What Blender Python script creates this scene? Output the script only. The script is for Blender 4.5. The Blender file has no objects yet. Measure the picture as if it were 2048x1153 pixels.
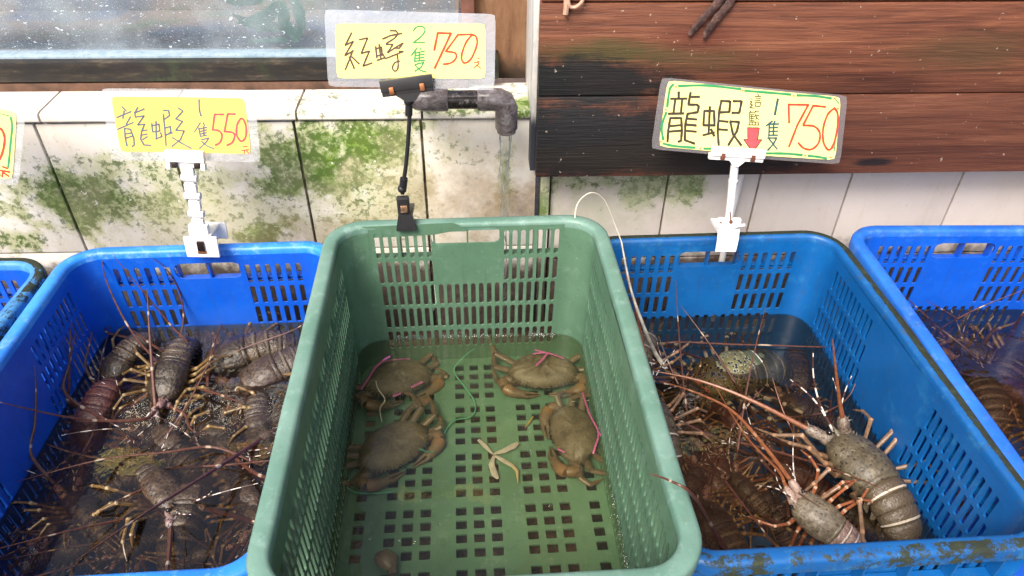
import bpy, bmesh, math, random
from mathutils import Vector, Matrix, noise
from math import radians as RAD, sin, cos, pi
SC = bpy.context.scene
COL = SC.collection
# ------------------------------------------------------------------ camera, sky, sun, exposure
CAMZ = 0.993
FPX = 1451.7
CAM_R = ((0.998568, -0.0421, 0.0086), (-0.018, -0.609, -0.793), (0.039, 0.792, -0.609))

def cam_axes(pitch, yaw, roll):
    fw = Vector((sin(yaw) * cos(pitch), cos(yaw) * cos(pitch), -sin(pitch)))
    r = fw.cross(Vector((0, 0, 1))).normalized()
    d = fw.cross(r)
    return cos(roll) * r + sin(roll) * d, cos(roll) * d - sin(roll) * r, fw
AX, AD, AF = cam_axes(RAD(37.54767891), RAD(2.79761343), RAD(-0.66206446))
cd = bpy.data.cameras.new("camera")
cam = bpy.data.objects.new("camera", cd)
COL.objects.link(cam)
cam.matrix_world = Matrix(((AX.x, -AD.x, -AF.x, 0), (AX.y, -AD.y, -AF.y, 0), (AX.z, -AD.z, -AF.z, CAMZ), (0, 0, 0, 1)))
cd.sensor_width = 36.0
cd.lens = 36.0 * FPX / 2048.0
cd.clip_start = 0.02
cd.clip_end = 500.0
SC.camera = cam

SUN_EL, SUN_AZ = 50.0, -88.0          # azimuth: 0 = towards the wall (+y), negative = left
W = bpy.data.worlds.new("World")
SC.world = W
W.use_nodes = True
nt = W.node_tree
sky = nt.nodes.new("ShaderNodeTexSky")
sky.sky_type = 'NISHITA'
sky.sun_disc = False
sky.sun_elevation = RAD(SUN_EL)
sky.sun_rotation = RAD(SUN_AZ - 60)
sky.air_density = 1.0
sky.dust_density = 6.0
nt.links.new(sky.outputs[0], nt.nodes['Background'].inputs[0])
nt.nodes['Background'].inputs[1].default_value = 0.15
sl = bpy.data.lights.new("sun", 'SUN')
sl.energy = 2.6
sl.angle = RAD(26)
sl.color = (1.0, 0.95, 0.87)
so = bpy.data.objects.new("sun", sl)
COL.objects.link(so)
sd = Vector((sin(RAD(SUN_AZ - 60)) * cos(RAD(SUN_EL)), cos(RAD(SUN_AZ - 60)) * cos(RAD(SUN_EL)), sin(RAD(SUN_EL))))
so.rotation_euler = sd.to_track_quat('Z', 'Y').to_euler()
so.location = sd * 5
VS = SC.view_settings
VS.view_transform = 'Standard'
VS.look = 'None'
VS.exposure = 0.8
VS.gamma = 1.0
SC.render.use_motion_blur = False
SC.cycles.max_bounces = 8
SC.cycles.transparent_max_bounces = 16
SC.cycles.caustics_reflective = False
SC.cycles.caustics_refractive = False

# ------------------------------------------------------------------ picture point -> point on a real plane
def ray(px, py):
    return AX * ((px - 1024) / FPX) + AD * ((py - 576.5) / FPX) + AF
C0 = Vector((0, 0, CAMZ))
def aty(px, py, y):
    d = ray(px, py); return C0 + d * (y / d.y)
def atz(px, py, z):
    d = ray(px, py); return C0 + d * ((z - CAMZ) / d.z)
def path3(lst):
    return [atz(*p) for p in lst]

# ------------------------------------------------------------------ mesh builder
class MB:
    def __init__(s):
        s.v = []; s.f = []; s.m = []; s.b = []; s.sm = []
    def add(s, vs, fs, mi=0, band=None, smooth=True):
        o = len(s.v)
        s.v += [tuple(v) for v in vs]
        s.b += (list(band) if band is not None else [0.0] * len(vs))
        for f in fs:
            s.f.append(tuple(i + o for i in f)); s.m.append(mi); s.sm.append(smooth)
    def box(s, c, d, mi=0, bev=0.0, M=None):
        bm = bmesh.new()
        bmesh.ops.create_cube(bm, size=1.0)
        bmesh.ops.scale(bm, vec=d, verts=bm.verts)
        if bev > 0:
            bmesh.ops.bevel(bm, geom=bm.edges[:], offset=bev, segments=2, affect='EDGES', profile=.6)
        T = Matrix.Translation(c) if M is None else M @ Matrix.Translation(c)
        bm.verts.index_update()
        s.add([T @ v.co for v in bm.verts], [[v.index for v in f.verts] for f in bm.faces], mi, None, bev > 0)
        bm.free()
    def tube(s, pts, rad, n=8, mi=0, band=None, flat=1.0, cap=True, up=Vector((0, 0, 1))):
        pts = [Vector(p) for p in pts]
        k = len(pts)
        if not hasattr(rad, '__len__'): rad = [rad] * k
        vs = []; fs = []; bb = []
        prev = None
        for i in range(k):
            t = (pts[min(i + 1, k - 1)] - pts[max(i - 1, 0)])
            if t.length < 1e-9: t = Vector((1, 0, 0))
            t.normalize()
            if prev is None:
                a = t.cross(up)
                if a.length < 1e-4: a = t.cross(Vector((1, 0, 0)))
                a.normalize()
            else:
                a = prev - t * prev.dot(t)
                if a.length < 1e-6: a = t.orthogonal()
                a.normalize()
            prev = a
            b = t.cross(a)
            for j in range(n):
                th = 2 * pi * j / n
                vs.append(pts[i] + a * (rad[i] * cos(th)) + b * (rad[i] * flat * sin(th)))
                bb.append(band[i] if band is not None else 0.0)
        for i in range(k - 1):
            for j in range(n):
                j2 = (j + 1) % n
                fs.append((i * n + j, i * n + j2, (i + 1) * n + j2, (i + 1) * n + j))
        if cap:
            fs.append(tuple(range(n - 1, -1, -1)))
            fs.append(tuple((k - 1) * n + j for j in range(n)))
        s.add(vs, fs, mi, bb)
    def ball(s, c, r, mi=0, seg=10, rings=6, sc=(1, 1, 1), M=None):
        vs = []; fs = []
        for i in range(rings + 1):
            ph = pi * i / rings
            for j in range(seg):
                th = 2 * pi * j / seg
                p = Vector((sc[0] * r * sin(ph) * cos(th), sc[1] * r * sin(ph) * sin(th), sc[2] * r * cos(ph)))
                if M is not None: p = M @ p
                vs.append(Vector(c) + p)
        for i in range(rings):
            for j in range(seg):
                j2 = (j + 1) % seg
                fs.append((i * seg + j, (i + 1) * seg + j, (i + 1) * seg + j2, i * seg + j2))
        s.add(vs, fs, mi)
    def build(s, name, mats, parent=None, sharp=35, loc=None, M=None, recalc=True):
        me = bpy.data.meshes.new(name)
        me.from_pydata(s.v, [], s.f)
        if not isinstance(mats, (list, tuple)): mats = [mats]
        for m in mats: me.materials.append(m)
        me.polygons.foreach_set('material_index', s.m)
        me.polygons.foreach_set('use_smooth', s.sm)
        at = me.attributes.new('band', 'FLOAT', 'POINT')
        at.data.foreach_set('value', s.b)
        me.update()
        bm = bmesh.new(); bm.from_mesh(me)
        if recalc: bmesh.ops.recalc_face_normals(bm, faces=bm.faces[:])
        bm.to_mesh(me); bm.free()
        if sharp: me.set_sharp_from_angle(angle=RAD(sharp))
        o = bpy.data.objects.new(name, me)
        COL.objects.link(o)
        if parent is not None: o.parent = parent
        if M is not None: o.matrix_world = M
        elif loc is not None: o.location = loc
        return o

def tag(o, label=None, cat=None, group=None, kind=None):
    if label: o['label'] = label
    if cat: o['category'] = cat
    if group: o['group'] = group
    if kind: o['kind'] = kind
    return o
def empty(name, loc=(0, 0, 0), rz=0, label=None, cat=None, group=None):
    o = bpy.data.objects.new(name, None)
    o.empty_display_size = 0.03
    COL.objects.link(o)
    o.location = loc; o.rotation_euler = (0, 0, rz)
    return tag(o, label, cat, group)

def smooth_path(pts, sub=6):
    P = [Vector(p) for p in pts]
    if len(P) < 3:
        return [P[0].lerp(P[-1], i / sub) for i in range(sub + 1)]
    out = []
    for i in range(len(P) - 1):
        p0 = P[max(i - 1, 0)]; p1 = P[i]; p2 = P[i + 1]; p3 = P[min(i + 2, len(P) - 1)]
        for j in range(sub):
            t = j / sub
            out.append(0.5 * ((2 * p1) + (p2 - p0) * t + (2 * p0 - 5 * p1 + 4 * p2 - p3) * t * t + (3 * p1 - p0 - 3 * p2 + p3) * t ** 3))
    out.append(P[-1])
    return out

# ------------------------------------------------------------------ material helper
class NM:
    def __init__(s, name):
        s.m = bpy.data.materials.new(name); s.m.use_nodes = True
        s.t = s.m.node_tree; s.N = s.t.nodes; s.L = s.t.links
        s.p = s.N['Principled BSDF']; s.out = s.N['Material Output']
        s.co = s.N.new('ShaderNodeTexCoord').outputs['Object']
    def _in(s, sock, v):
        if hasattr(v, 'is_output'): s.L.new(v, sock)
        elif isinstance(v, (tuple, list, Vector)):
            v = tuple(v)
            sock.default_value = v if len(v) == len(sock.default_value) else (*v, 1.0)
        else: sock.default_value = v
    def n(s, typ, out=0, attrs=None, **kw):
        nd = s.N.new('ShaderNode' + typ)
        for k, v in (attrs or {}).items(): setattr(nd, k, v)
        for k, v in kw.items():
            key = k.replace('_', ' ')
            s._in(nd.inputs[key] if not k.startswith('i') or not k[1:].isdigit() else nd.inputs[int(k[1:])], v)
        return nd.outputs[out]
    def math(s, op, a, b=0.0, c=0.0, clamp=False):
        nd = s.N.new('ShaderNodeMath'); nd.operation = op; nd.use_clamp = clamp
        s._in(nd.inputs[0], a); s._in(nd.inputs[1], b)
        if op in ('MULTIPLY_ADD', 'SMOOTH_MIN', 'SMOOTH_MAX'): s._in(nd.inputs[2], c)
        return nd.outputs[0]
    def scale(s, v, loc=(0, 0, 0), rot=(0, 0, 0), co=None):
        return s.n('Mapping', Vector=co or s.co, Scale=v if isinstance(v, (tuple, list)) else (v, v, v), Location=loc, Rotation=rot)
    def noise(s, sc, det=4, rough=.6, co=None, dist=0.0, w=None):
        return s.n('TexNoise', 0, Vector=co or s.co, Scale=sc, Detail=det, Roughness=rough, Distortion=dist)
    def vor(s, sc, out=0, co=None, feature='F1', rnd=1.0):
        return s.n('TexVoronoi', out, {'feature': feature}, Vector=co or s.co, Scale=sc, Randomness=rnd)
    def ramp(s, fac, stops, interp='LINEAR'):
        nd = s.N.new('ShaderNodeValToRGB'); cr = nd.color_ramp; cr.interpolation = interp
        while len(cr.elements) < len(stops): cr.elements.new(0.5)
        for e, (p, c) in zip(cr.elements, stops):
            e.position = p
            e.color = (c, c, c, 1) if not isinstance(c, (tuple, list)) else (*c, 1)
        s._in(nd.inputs[0], fac)
        return nd.outputs[0]
    def step(s, fac, a, b):
        nd = s.N.new('ShaderNodeMapRange'); nd.interpolation_type = 'SMOOTHSTEP'
        s._in(nd.inputs[0], fac); nd.inputs[1].default_value = a; nd.inputs[2].default_value = b
        if a > b:
            nd.inputs[1].default_value = b; nd.inputs[2].default_value = a
            nd.inputs[3].default_value = 1.0; nd.inputs[4].default_value = 0.0
        return nd.outputs[0]
    def mix(s, fac, a, b, mode='MIX'):
        nd = s.N.new('ShaderNodeMix'); nd.data_type = 'RGBA'; nd.blend_type = mode
        s._in(nd.inputs[0], fac); s._in(nd.inputs[6], a); s._in(nd.inputs[7], b)
        return nd.outputs[2]
    def attr(s, name):
        nd = s.N.new('ShaderNodeAttribute'); nd.attribute_name = name
        return nd.outputs['Fac']
    def sep(s, co=None):
        nd = s.N.new('ShaderNodeSeparateXYZ'); s.L.new(co or s.co, nd.inputs[0]); return nd.outputs
    def blob(s, c, r, soft=0.5, wob=None):
        """soft ellipsoidal mask round a point of the object"""
        mp = s.N.new('ShaderNodeMapping'); mp.vector_type = 'POINT'
        s.L.new(s.co, mp.inputs[0])
        mp.inputs['Scale'].default_value = tuple(1.0 / x for x in r)
        mp.inputs['Location'].default_value = tuple(-a / x for a, x in zip(c, r))
        ln = s.N.new('ShaderNodeVectorMath'); ln.operation = 'LENGTH'
        s.L.new(mp.outputs[0], ln.inputs[0])
        d = ln.outputs['Value']
        if wob is not None: d = s.math('ADD', d, wob)
        return s.step(d, 1.0 + soft, 1.0 - soft)
    def bump(s, h, st=.3, dist=.002):
        return s.n('Bump', 0, Strength=st, Distance=dist, Height=h)
    def set(s, **kw):
        for k, v in kw.items(): s._in(s.p.inputs[k.replace('_', ' ')], v)
        return s.m

def plastic(name, c1, c2, grime=(.05, .06, .04), amt=.35, rough=.38, rimmoss=0.0, fade=(.5, .6, .6), fadeamt=.25):
    k = NM(name)
    n1 = k.noise(9, 5); n2 = k.noise(70, 4, .7); n3 = k.noise(26, 6, .75)
    c = k.mix(k.step(n1, .35, .7), c1, c2)
    c = k.mix(k.math('MULTIPLY', k.step(n3, .52, .72), fadeamt), c, fade)
    c = k.mix(k.math('MULTIPLY', k.step(n2, .56, .7), amt), c, grime)
    drip = k.noise(1, 5, .75, co=k.scale((70, 70, 5)))
    c = k.mix(k.math('MULTIPLY', k.step(drip, .54, .72), .38), c, tuple(x * .45 + y * .4 for x, y in zip(c1, grime)))
    c = k.mix(k.math('MULTIPLY', k.step(k.noise(210, 3, .7), .66, .72), .45), c, fade)
    sc = k.noise(1, 4, .7, co=k.scale((300, 14, 60), rot=(.3, .2, .4)))
    sc2 = k.noise(1, 4, .7, co=k.scale((20, 260, 40), rot=(.2, .5, .1)))
    c = k.mix(k.math('MULTIPLY', k.step(sc2, .67, .73), .3), c, fade)
    c = k.mix(k.math('MULTIPLY', k.step(sc, .66, .74), .35), c, fade)
    if rimmoss:
        bd = k.attr('band')
        mm = k.step(k.math('ADD', k.math('MULTIPLY', k.step(bd, .05, .45), 1.0), k.math('ADD', k.math('MULTIPLY_ADD', k.noise(55, 6, .85), 2.4, -1.2), k.math('MULTIPLY_ADD', k.noise(4, 3), 2.0, -1.0))), 1.02 - rimmoss * 2, 1.25 - rimmoss * 2)
        mm = k.math('MULTIPLY', mm, k.math('MAXIMUM', k.step(k.sep()[1], -.30, -.27), k.step(k.math('ADD', k.noise(45, 5, .8), k.math('MULTIPLY_ADD', k.noise(8, 3), .6, -.3)), .44, .56)))
        c = k.mix(mm, c, k.ramp(k.noise(90, 3), [(.3, (.006, .009, .005)), (.6, (.016, .024, .010)), (.8, (.05, .06, .03))]))
        rr = k.math('ADD', k.math('MULTIPLY', mm, .4), rough)
    else:
        rr = k.math('MULTIPLY_ADD', n2, .25, rough - .1)
    k.set(Base_Color=c, Roughness=rr, Specular_IOR_Level=.5, Normal=k.bump(k.math('ADD', n2, k.math('MULTIPLY', n3, 1.5)), .25, .0012))
    return k.m

M = {}
M['green'] = plastic('green_plastic', (.072, .150, .095), (.098, .190, .122), fade=(.24, .36, .29), fadeamt=.30, amt=.25)
M['green_rim'] = plastic('green_rim_plastic', (.090, .185, .140), (.150, .255, .21), grime=(.10, .13, .09), fade=(.32, .44, .40), fadeamt=.45, amt=.35, rough=.45)
M['blue_a'] = plastic('blue_plastic', (.003, .078, .50), (.005, .10, .58), fade=(.06, .25, .7), fadeamt=.2, amt=.15, rough=.3)
M['blue_a_rim'] = plastic('blue_rim_plastic', (.01, .15, .62), (.03, .25, .72), fade=(.3, .52, .75), fadeamt=.6, amt=.3, rough=.42, rimmoss=.0)
M['blue_b'] = plastic('blue_teal_plastic', (.003, .085, .29), (.005, .11, .36), fade=(.05, .28, .5), fadeamt=.25, amt=.2, rough=.3)
M['blue_b_rim'] = plastic('blue_mossy_rim', (.002, .072, .25), (.004, .095, .31), fade=(.1, .35, .5), fadeamt=.3, amt=.4, rough=.45, rimmoss=.30)
M['blue_c_rim'] = plastic('blue_dusty_rim', (.008, .10, .50), (.02, .15, .58), fade=(.2, .34, .5), fadeamt=.4, amt=.5, rough=.5, rimmoss=.0)
M['blue_d_rim'] = plastic('blue_green_rim', (.02, .16, .42), (.05, .22, .5), fade=(.2, .4, .45), fadeamt=.5, amt=.5, rough=.5, rimmoss=.14)

def simple(name, c, rough=.5, metal=0.0, var=.25, scale=40, bump=.15, spec=.5, coat=0.0):
    k = NM(name)
    n1 = k.noise(scale, 5, .65)
    c2 = tuple(x * (1 - var) for x in c); c3 = tuple(min(1, x * (1 + var)) for x in c)
    col = k.ramp(n1, [(.3, c2), (.7, c3)])
    k.set(Base_Color=col, Roughness=rough, Metallic=metal, Specular_IOR_Level=spec, Coat_Weight=coat, Coat_Roughness=.1, Normal=k.bump(n1, bump, .001))
    return k.m

# ------------------------------------------------------------------ ground and slab
def ground_mat():
    k = NM('wet_ground')
    n1 = k.noise(6, 6, .7); n2 = k.noise(45, 5, .75)
    c = k.ramp(k.math('ADD', k.math('MULTIPLY', n1, .5), k.math('MULTIPLY', n2, .5)), [(.35, (.018, .012, .008)), (.5, (.075, .045, .03)), (.68, (.17, .12, .09))])
    k.set(Base_Color=c, Roughness=k.step(n1, .2, .8), Normal=k.bump(n2, .6, .006))
    return k.m
M['ground'] = ground_mat()
g = MB(); g.add([(-30, -30, 0), (30, -30, 0), (30, 30, 0), (-30, 30, 0)], [(0, 1, 2, 3)])
tag(g.build('ground', M['ground'], sharp=0), kind='structure')
s_ = MB(); s_.box((-.016, .64, .042), (.30, .52, .084), bev=.006)
s_.build('concrete_slab', M['ground'])
tag(bpy.data.objects['concrete_slab'], 'wet brown concrete slab underneath the green crate, seen through its floor holes', 'slab')

# ------------------------------------------------------------------ tiled wall
YW = 1.15
def tile_mat(name, moss, rust, base=((.70, .655, .58), (.76, .73, .67)), specks=1.0, film=None):
    k = NM(name)
    big = k.noise(4, 5, .65); fine = k.noise(60, 6, .8); mid = k.noise(18, 5, .7); dots = k.noise(160, 3, .7)
    lump = k.noise(9, 4, .65, dist=.8)
    wob = k.math('ADD', k.math('MULTIPLY_ADD', mid, 2.4, -1.2), k.math('MULTIPLY_ADD', lump, 3.0, -1.5))
    wob = k.math('ADD', wob, k.math('MULTIPLY_ADD', fine, 1.3, -.65))
    c = k.mix(k.step(big, .35, .65), base[0], base[1])
    # yellowish brown runs
    st = k.noise(1, 5, .7, co=k.scale((26, 26, 6)))
    c = k.mix(k.math('MULTIPLY', k.step(st, .5, .75), .25), c, (.42, .30, .16))
    mossc = k.ramp(k.math('ADD', k.math('MULTIPLY', mid, .5), k.math('MULTIPLY', fine, .5)), [(.36, (.022, .06, .003)), (.48, (.075, .17, .008)), (.58, (.17, .29, .022)), (.70, (.38, .44, .12))])
    m = None
    for cc, r, wgt in moss:
        b = k.math('MULTIPLY', k.blob(cc, tuple(x * 1.15 for x in r), .6, wob), min(1.0, wgt * 1.25))
        m = b if m is None else k.math('MAXIMUM', m, b)
    if m is not None:
        # thin film of algae, then thick moss
        crisp0 = k.noise(95, 5, .75)
        c = k.mix(k.math('MULTIPLY', k.step(k.math('ADD', m, k.math('MULTIPLY_ADD', crisp0, .9, -.45)), .1, .9), .62), c, (.36, .41, .12))
        crisp = k.noise(120, 6, .8)
        tm = k.math('ADD', m, k.math('ADD', k.math('MULTIPLY_ADD', fine, 1.3, -.65), k.math('ADD', k.math('MULTIPLY_ADD', mid, .7, -.35), k.math('MULTIPLY_ADD', crisp, 1.1, -.55))))
        thick = k.math('MULTIPLY', k.step(tm, .55, 1.0), k.step(m, .02, .2))
        c = k.mix(k.math('MULTIPLY', thick, .92), c, mossc)
        near = m
        sp = k.math('MULTIPLY', k.step(k.math('ADD', fine, k.math('MULTIPLY', m, .10)), .56, .62), k.step(m, .0, .12))
        c = k.mix(k.math('MULTIPLY', sp, .75), c, (.045, .085, .012))
        chips = k.math('MULTIPLY', k.step(k.noise(55, 3, .8, co=k.scale(1.0, loc=(3, 1, 2))), .66, .69), k.step(m, .25, .5))
        c = k.mix(chips, c, (.75, .74, .68))
    if film is not None:
        for cc, r, col, wgt in film:
            c = k.mix(k.math('MULTIPLY', k.blob(cc, r, .7, wob), wgt), c, col)
    r_ = None
    for cc, r, wgt in rust:
        b = k.math('MULTIPLY', k.blob(cc, r, .6, wob), wgt)
        r_ = b if r_ is None else k.math('MAXIMUM', r_, b)
    if r_ is not None:
        c = k.mix(r_, c, k.ramp(fine, [(.35, (.09, .045, .02)), (.55, (.26, .15, .07)), (.7, (.48, .36, .22))]))
    # dirt below the joint (splash zone)
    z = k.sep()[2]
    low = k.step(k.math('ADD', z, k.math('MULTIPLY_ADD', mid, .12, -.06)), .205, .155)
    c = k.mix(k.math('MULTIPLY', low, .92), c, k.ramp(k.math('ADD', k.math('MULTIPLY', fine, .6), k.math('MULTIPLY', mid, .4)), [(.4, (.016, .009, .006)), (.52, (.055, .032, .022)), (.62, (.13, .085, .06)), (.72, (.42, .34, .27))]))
    d = k.math('MULTIPLY', k.step(dots, .68, .73), .5 * specks)
    c = k.mix(d, c, (.11, .09, .04))
    k.set(Base_Color=c, Roughness=k.math('MULTIPLY_ADD', fine, .4, .12), Normal=k.bump(k.math('ADD', fine, k.math('MULTIPLY', thick, 1.5)) if m is not None else fine, .2, .0015))
    return k.m
def grout_mat():
    k = NM('dirty_grout'); n1 = k.noise(40, 4)
    k.set(Base_Color=k.ramp(n1, [(.35, (.035, .03, .018)), (.5, (.10, .085, .055)), (.68, (.30, .25, .17))]), Roughness=.9, Normal=k.bump(n1, .5))
    return k.m
M['grout'] = grout_mat()
def mp(px, py, y=YW):
    v = aty(px, py, y); return (v.x, v.y, v.z)
mossL = [(mp(735, 290), (.10, .05, .05), 1.0), (mp(640, 340), (.11, .05, .05), .95), (mp(560, 370), (.06, .05, .035), .85), (mp(140, 400), (.06, .05, .06), .9), (mp(200, 400), (.13, .05, .05), .75),
         (mp(530, 460), (.05, .05, .022), .8), (mp(740, 390), (.10, .05, .07), .5), (mp(40, 480), (.05, .05, .02), .6), (mp(900, 300), (.05, .05, .03), .3), (mp(1010, 355), (.015, .05, .05), .65),
         (mp(300, 350), (.16, .05, .05), .5), (mp(420, 430), (.2, .05, .06), .35), (mp(820, 250), (.05, .05, .02), .6)]
rustL = [(mp(1010, 410), (.04, .05, .04), .55), (mp(960, 400), (.09, .05, .06), .4), (mp(640, 470), (.1, .05, .03), .3), (mp(1060, 420), (.02, .05, .05), .6)]
M['tile_l'] = tile_mat('stained_white_tile', mossL, rustL, film=[(mp(450, 440), (.30, .05, .10), (.50, .47, .27), .35), (mp(900, 380), (.14, .05, .12), (.60, .50, .33), .4)])
mossR = [(mp(1190, 375), (.10, .05, .02), .55), (mp(1285, 385), (.06, .05, .045), .6), (mp(1380, 380), (.025, .05, .03), .7), (mp(1085, 420), (.012, .05, .03), .9)]
M['tile_r'] = tile_mat('white_side_tile', mossR, [(mp(1450, 545), (.03, .05, .03), .7)], base=((.60, .54, .50), (.66, .60, .56)), specks=.8, film=[(mp(1230, 410), (.14, .05, .06), (.42, .44, .30), .55)])

wall = empty('tiled_wall', (0, YW, 0), 0, 'white tiled wall with green moss and dirty joints behind the crates', 'wall')
def wpart(mb, name, mat, sharp=35):
    o = mb.build(name, mat, None, sharp)
    o.parent = wall; o.matrix_parent_inverse = Matrix.Translation((0, -YW, 0)); return o
GW = .0045
ZL = .489
# backing with grout
b = MB(); b.box((-.55, YW + .055, .236), (1.29, .10, .472), 0); wpart(b, 'grout', M['grout'], 0)
rr = random.Random(4)
b = MB()
xs = [-.739 - .2125 * 3 + .2125 * i for i in range(8)]
xs = [x for x in xs if x < .085] + [.0985]
xs = sorted(set([-1.3] + [round(x, 4) for x in xs if x > -1.25]))
if abs(xs[-2] - .0985) < .1: xs = xs
for i in range(len(xs) - 1):
    for z0, z1 in ((-.04, .211), (.211, .4715)):
        w = xs[i + 1] - xs[i] - GW
        b.box(((xs[i] + xs[i + 1]) / 2, YW + .004 + rr.uniform(-.0006, .0006), (z0 + z1) / 2), (w, .012, z1 - z0 - GW), 0, .0015)
wpart(b, 'tile_face', M['tile_l'])
b = MB()
lx = [-1.3, -.93, -.722, -.515, -.306, -.098, .0985]
for i in range(len(lx) - 1):
    c = (lx[i] + lx[i + 1]) / 2; w = lx[i + 1] - lx[i] - .004
    # rounded nosing
    pr = [(YW - .006, .4735), (YW - .0085, .4765), (YW - .0085, .4845), (YW - .006, .4885), (YW + .002, .4905), (YW + .10, .4935), (YW + .10, .4735)]
    n = len(pr)
    vs = [(c - w / 2, y, z) for y, z in pr] + [(c + w / 2, y, z) for y, z in pr]
    fs = [(j, (j + 1) % n, n + (j + 1) % n, n + j) for j in range(n)] + [tuple(range(n)), tuple(range(2 * n - 1, n - 1, -1))]
    b.add(vs, fs, 0, None, True)
M['ledge'] = tile_mat('stained_ledge_tile', [(mp(900, 215), (.1, .08, .012), .55), (mp(1050, 210), (.05, .08, .03), .75), (mp(640, 200), (.04, .08, .02), .3)], [], base=((.68, .62, .55), (.76, .73, .70)), specks=.6)
wpart(b, 'ledge', M['ledge'])
# wall right of the corner, behind the wooden box
YR = 1.165
b = MB(); b.box((.93, YR + .055, .22), (1.63, .10, .44), 0); wpart(b, 'grout', M['grout'], 0)
b = MB()
gx = [.125, .341, .512, .684, .895, 1.1, 1.31, 1.52, 1.74]
for i in range(len(gx) - 1):
    for z0, z1 in ((-.04, .168), (.168, .44)):
        b.box(((gx[i] + gx[i + 1]) / 2, YR + .004, (z0 + z1) / 2), (gx[i + 1] - gx[i] - .0035, .012, z1 - z0 - .0035), 0, .0012)
wpart(b, 'tile_face', M['tile_r'])
b = MB(); b.box((.114, YR - .001, .2), (.017, .03, .48), 0, .003); wpart(b, 'corner_trim', M['tile_r'])
# leaning thin white pipe
M['whiteplastic'] = simple('white_plastic', (.78, .77, .76), .35, 0, .05, 60, .05)
b = MB(); b.tube([aty(1487, 330, 1.15), aty(1462, 430, 1.15), aty(1436, 560, 1.145), aty(1425, 640, 1.14)], .006, 10)
tag(b.build('white_pipe', M['whiteplastic']), 'thin white plastic pipe leaning on tiles behind the right price clip', 'pipe')

# ------------------------------------------------------------------ fish tank window
tank = empty('fish_tank', (-.5, 1.24, .49), 0, 'old fish tank with a dirty speckled glass front above the tiled ledge', 'fish tank')
def child(mb, name, mats, par, sharp=35):
    o = mb.build(name, mats, None, sharp)
    bpy.context.view_layer.update()
    o.parent = par; o.matrix_parent_inverse = par.matrix_world.inverted() if True else None
    return o
bpy.context.view_layer.update()
def frame_mat():
    k = NM('mossy_black_frame')
    n1 = k.noise(1, 6, .75, co=k.scale((14, 40, 60))); n2 = k.noise(60, 5, .8); n3 = k.noise(5, 3)
    c = k.ramp(n1, [(.42, (.004, .004, .005)), (.53, (.012, .009, .007)), (.62, (.04, .03, .02)), (.72, (.17, .13, .09))])
    c = k.mix(k.math('MULTIPLY', k.step(n3, .48, .6), k.step(n2, .42, .6)), c, (.022, .035, .012))
    k.set(Base_Color=c, Roughness=.5, Normal=k.bump(n1, .4, .002)); return k.m
M['frame'] = frame_mat()
k = NM('pale_sill'); n1 = k.noise(60, 5, .7); n2 = k.noise(200, 3, .7)
c = k.ramp(n1, [(.3, (.17, .26, .33)), (.6, (.33, .42, .49))]); c = k.mix(k.step(n2, .62, .7), c, (.05, .05, .04))
k.set(Base_Color=c, Roughness=.35); M['sill'] = k.m
xr = -.0245
b = MB(); b.box((-.72, 1.250, .5275), (1.44 + .066, .05, .036), 0, .004)
child(b, 'bottom_rail', M['frame'], tank)
b = MB(); b.box((-.70, 1.253, .500), (1.36, .052, .0145), 0, .002)
child(b, 'base_strip', simple('rusty_strip', (.10, .05, .03), .7, 0, .6, 30, .4), tank)
b = MB(); b.box((-.76, 1.258, .5475), (1.44, .033, .0045), 0, .001)
b.box((-.76, 1.2415, .5468), (1.44, .003, .003), 0)
child(b, 'sill', M['sill'], tank)
def glass_mat():
    k = NM('dirty_tank_glass')
    co = k.scale((1, 1, 1), rot=(0, RAD(35), 0))
    sp = k.noise(1, 3, .65, co=k.scale((90, 90, 210), rot=(0, RAD(-38), 0)))
    sp2 = k.noise(1, 3, .7, co=k.scale((260, 200, 420), rot=(0, RAD(-30), 0)))
    ln = k.noise(1, 4, .7, co=k.scale((60, 60, 9), rot=(0, RAD(-22), 0)))
    m = k.math('MAXIMUM', k.step(sp, .655, .685), k.math('MULTIPLY', k.step(sp2, .63, .68), .8))
    m = k.math('MAXIMUM', m, k.math('MULTIPLY', k.step(ln, .72, .78), .5))
    haze = k.math('MULTIPLY', k.step(k.noise(7, 5, .7), .35, .75), .20)
    m = k.math('MAXIMUM', m, k.math('ADD', haze, .05))
    dif = k.n('BsdfDiffuse', 0, Color=(.68, .77, .84))
    tr = k.n('BsdfTransparent', 0, Color=(.82, .88, .93))
    gl = k.n('BsdfGlossy', 0, Color=(1, 1, 1), Roughness=.04)
    fr = k.n('Fresnel', 0, IOR=1.45)
    a = k.n('MixShader', 0, i0=fr, i1=tr, i2=gl)
    z = k.n('MixShader', 0, i0=m, i1=a, i2=dif)
    k.L.new(z, k.out.inputs[0]); return k.m
M['glass'] = glass_mat()
b = MB(); b.box((-.76, 1.2725, .6275), (1.44, .006, .155), 0)
child(b, 'glass', M['glass'], tank, 0)
k = NM('murky_tank_back'); n1 = k.noise(5, 4, .6, dist=.6); n2 = k.noise(13, 4, .6)
c = k.ramp(n1, [(.30, (.07, .10, .19)), (.45, (.17, .17, .19)), (.55, (.26, .20, .17)), (.70, (.16, .19, .12))])
c = k.mix(k.math('MULTIPLY', k.step(n2, .5, .7), .5), c, (.12, .17, .16))
k.set(Base_Color=c, Roughness=.8); M['tankback'] = k.m
b = MB(); b.box((-.76, 1.50, .615), (1.44, .01, .17), 0); b.box((-.76, 1.39, .545), (1.44, .20, .01), 0)
b.box((-1.48, 1.39, .63), (.006, .20, .16), 0)
child(b, 'back_panel', M['tankback'], tank, 0)
b = MB(); b.box((xr + .006, 1.262, .635), (.022, .03, .19), 0, .002)
child(b, 'side_post', simple('red_brown_post', (.16, .07, .05), .5, 0, .4, 25, .3), tank)
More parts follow.
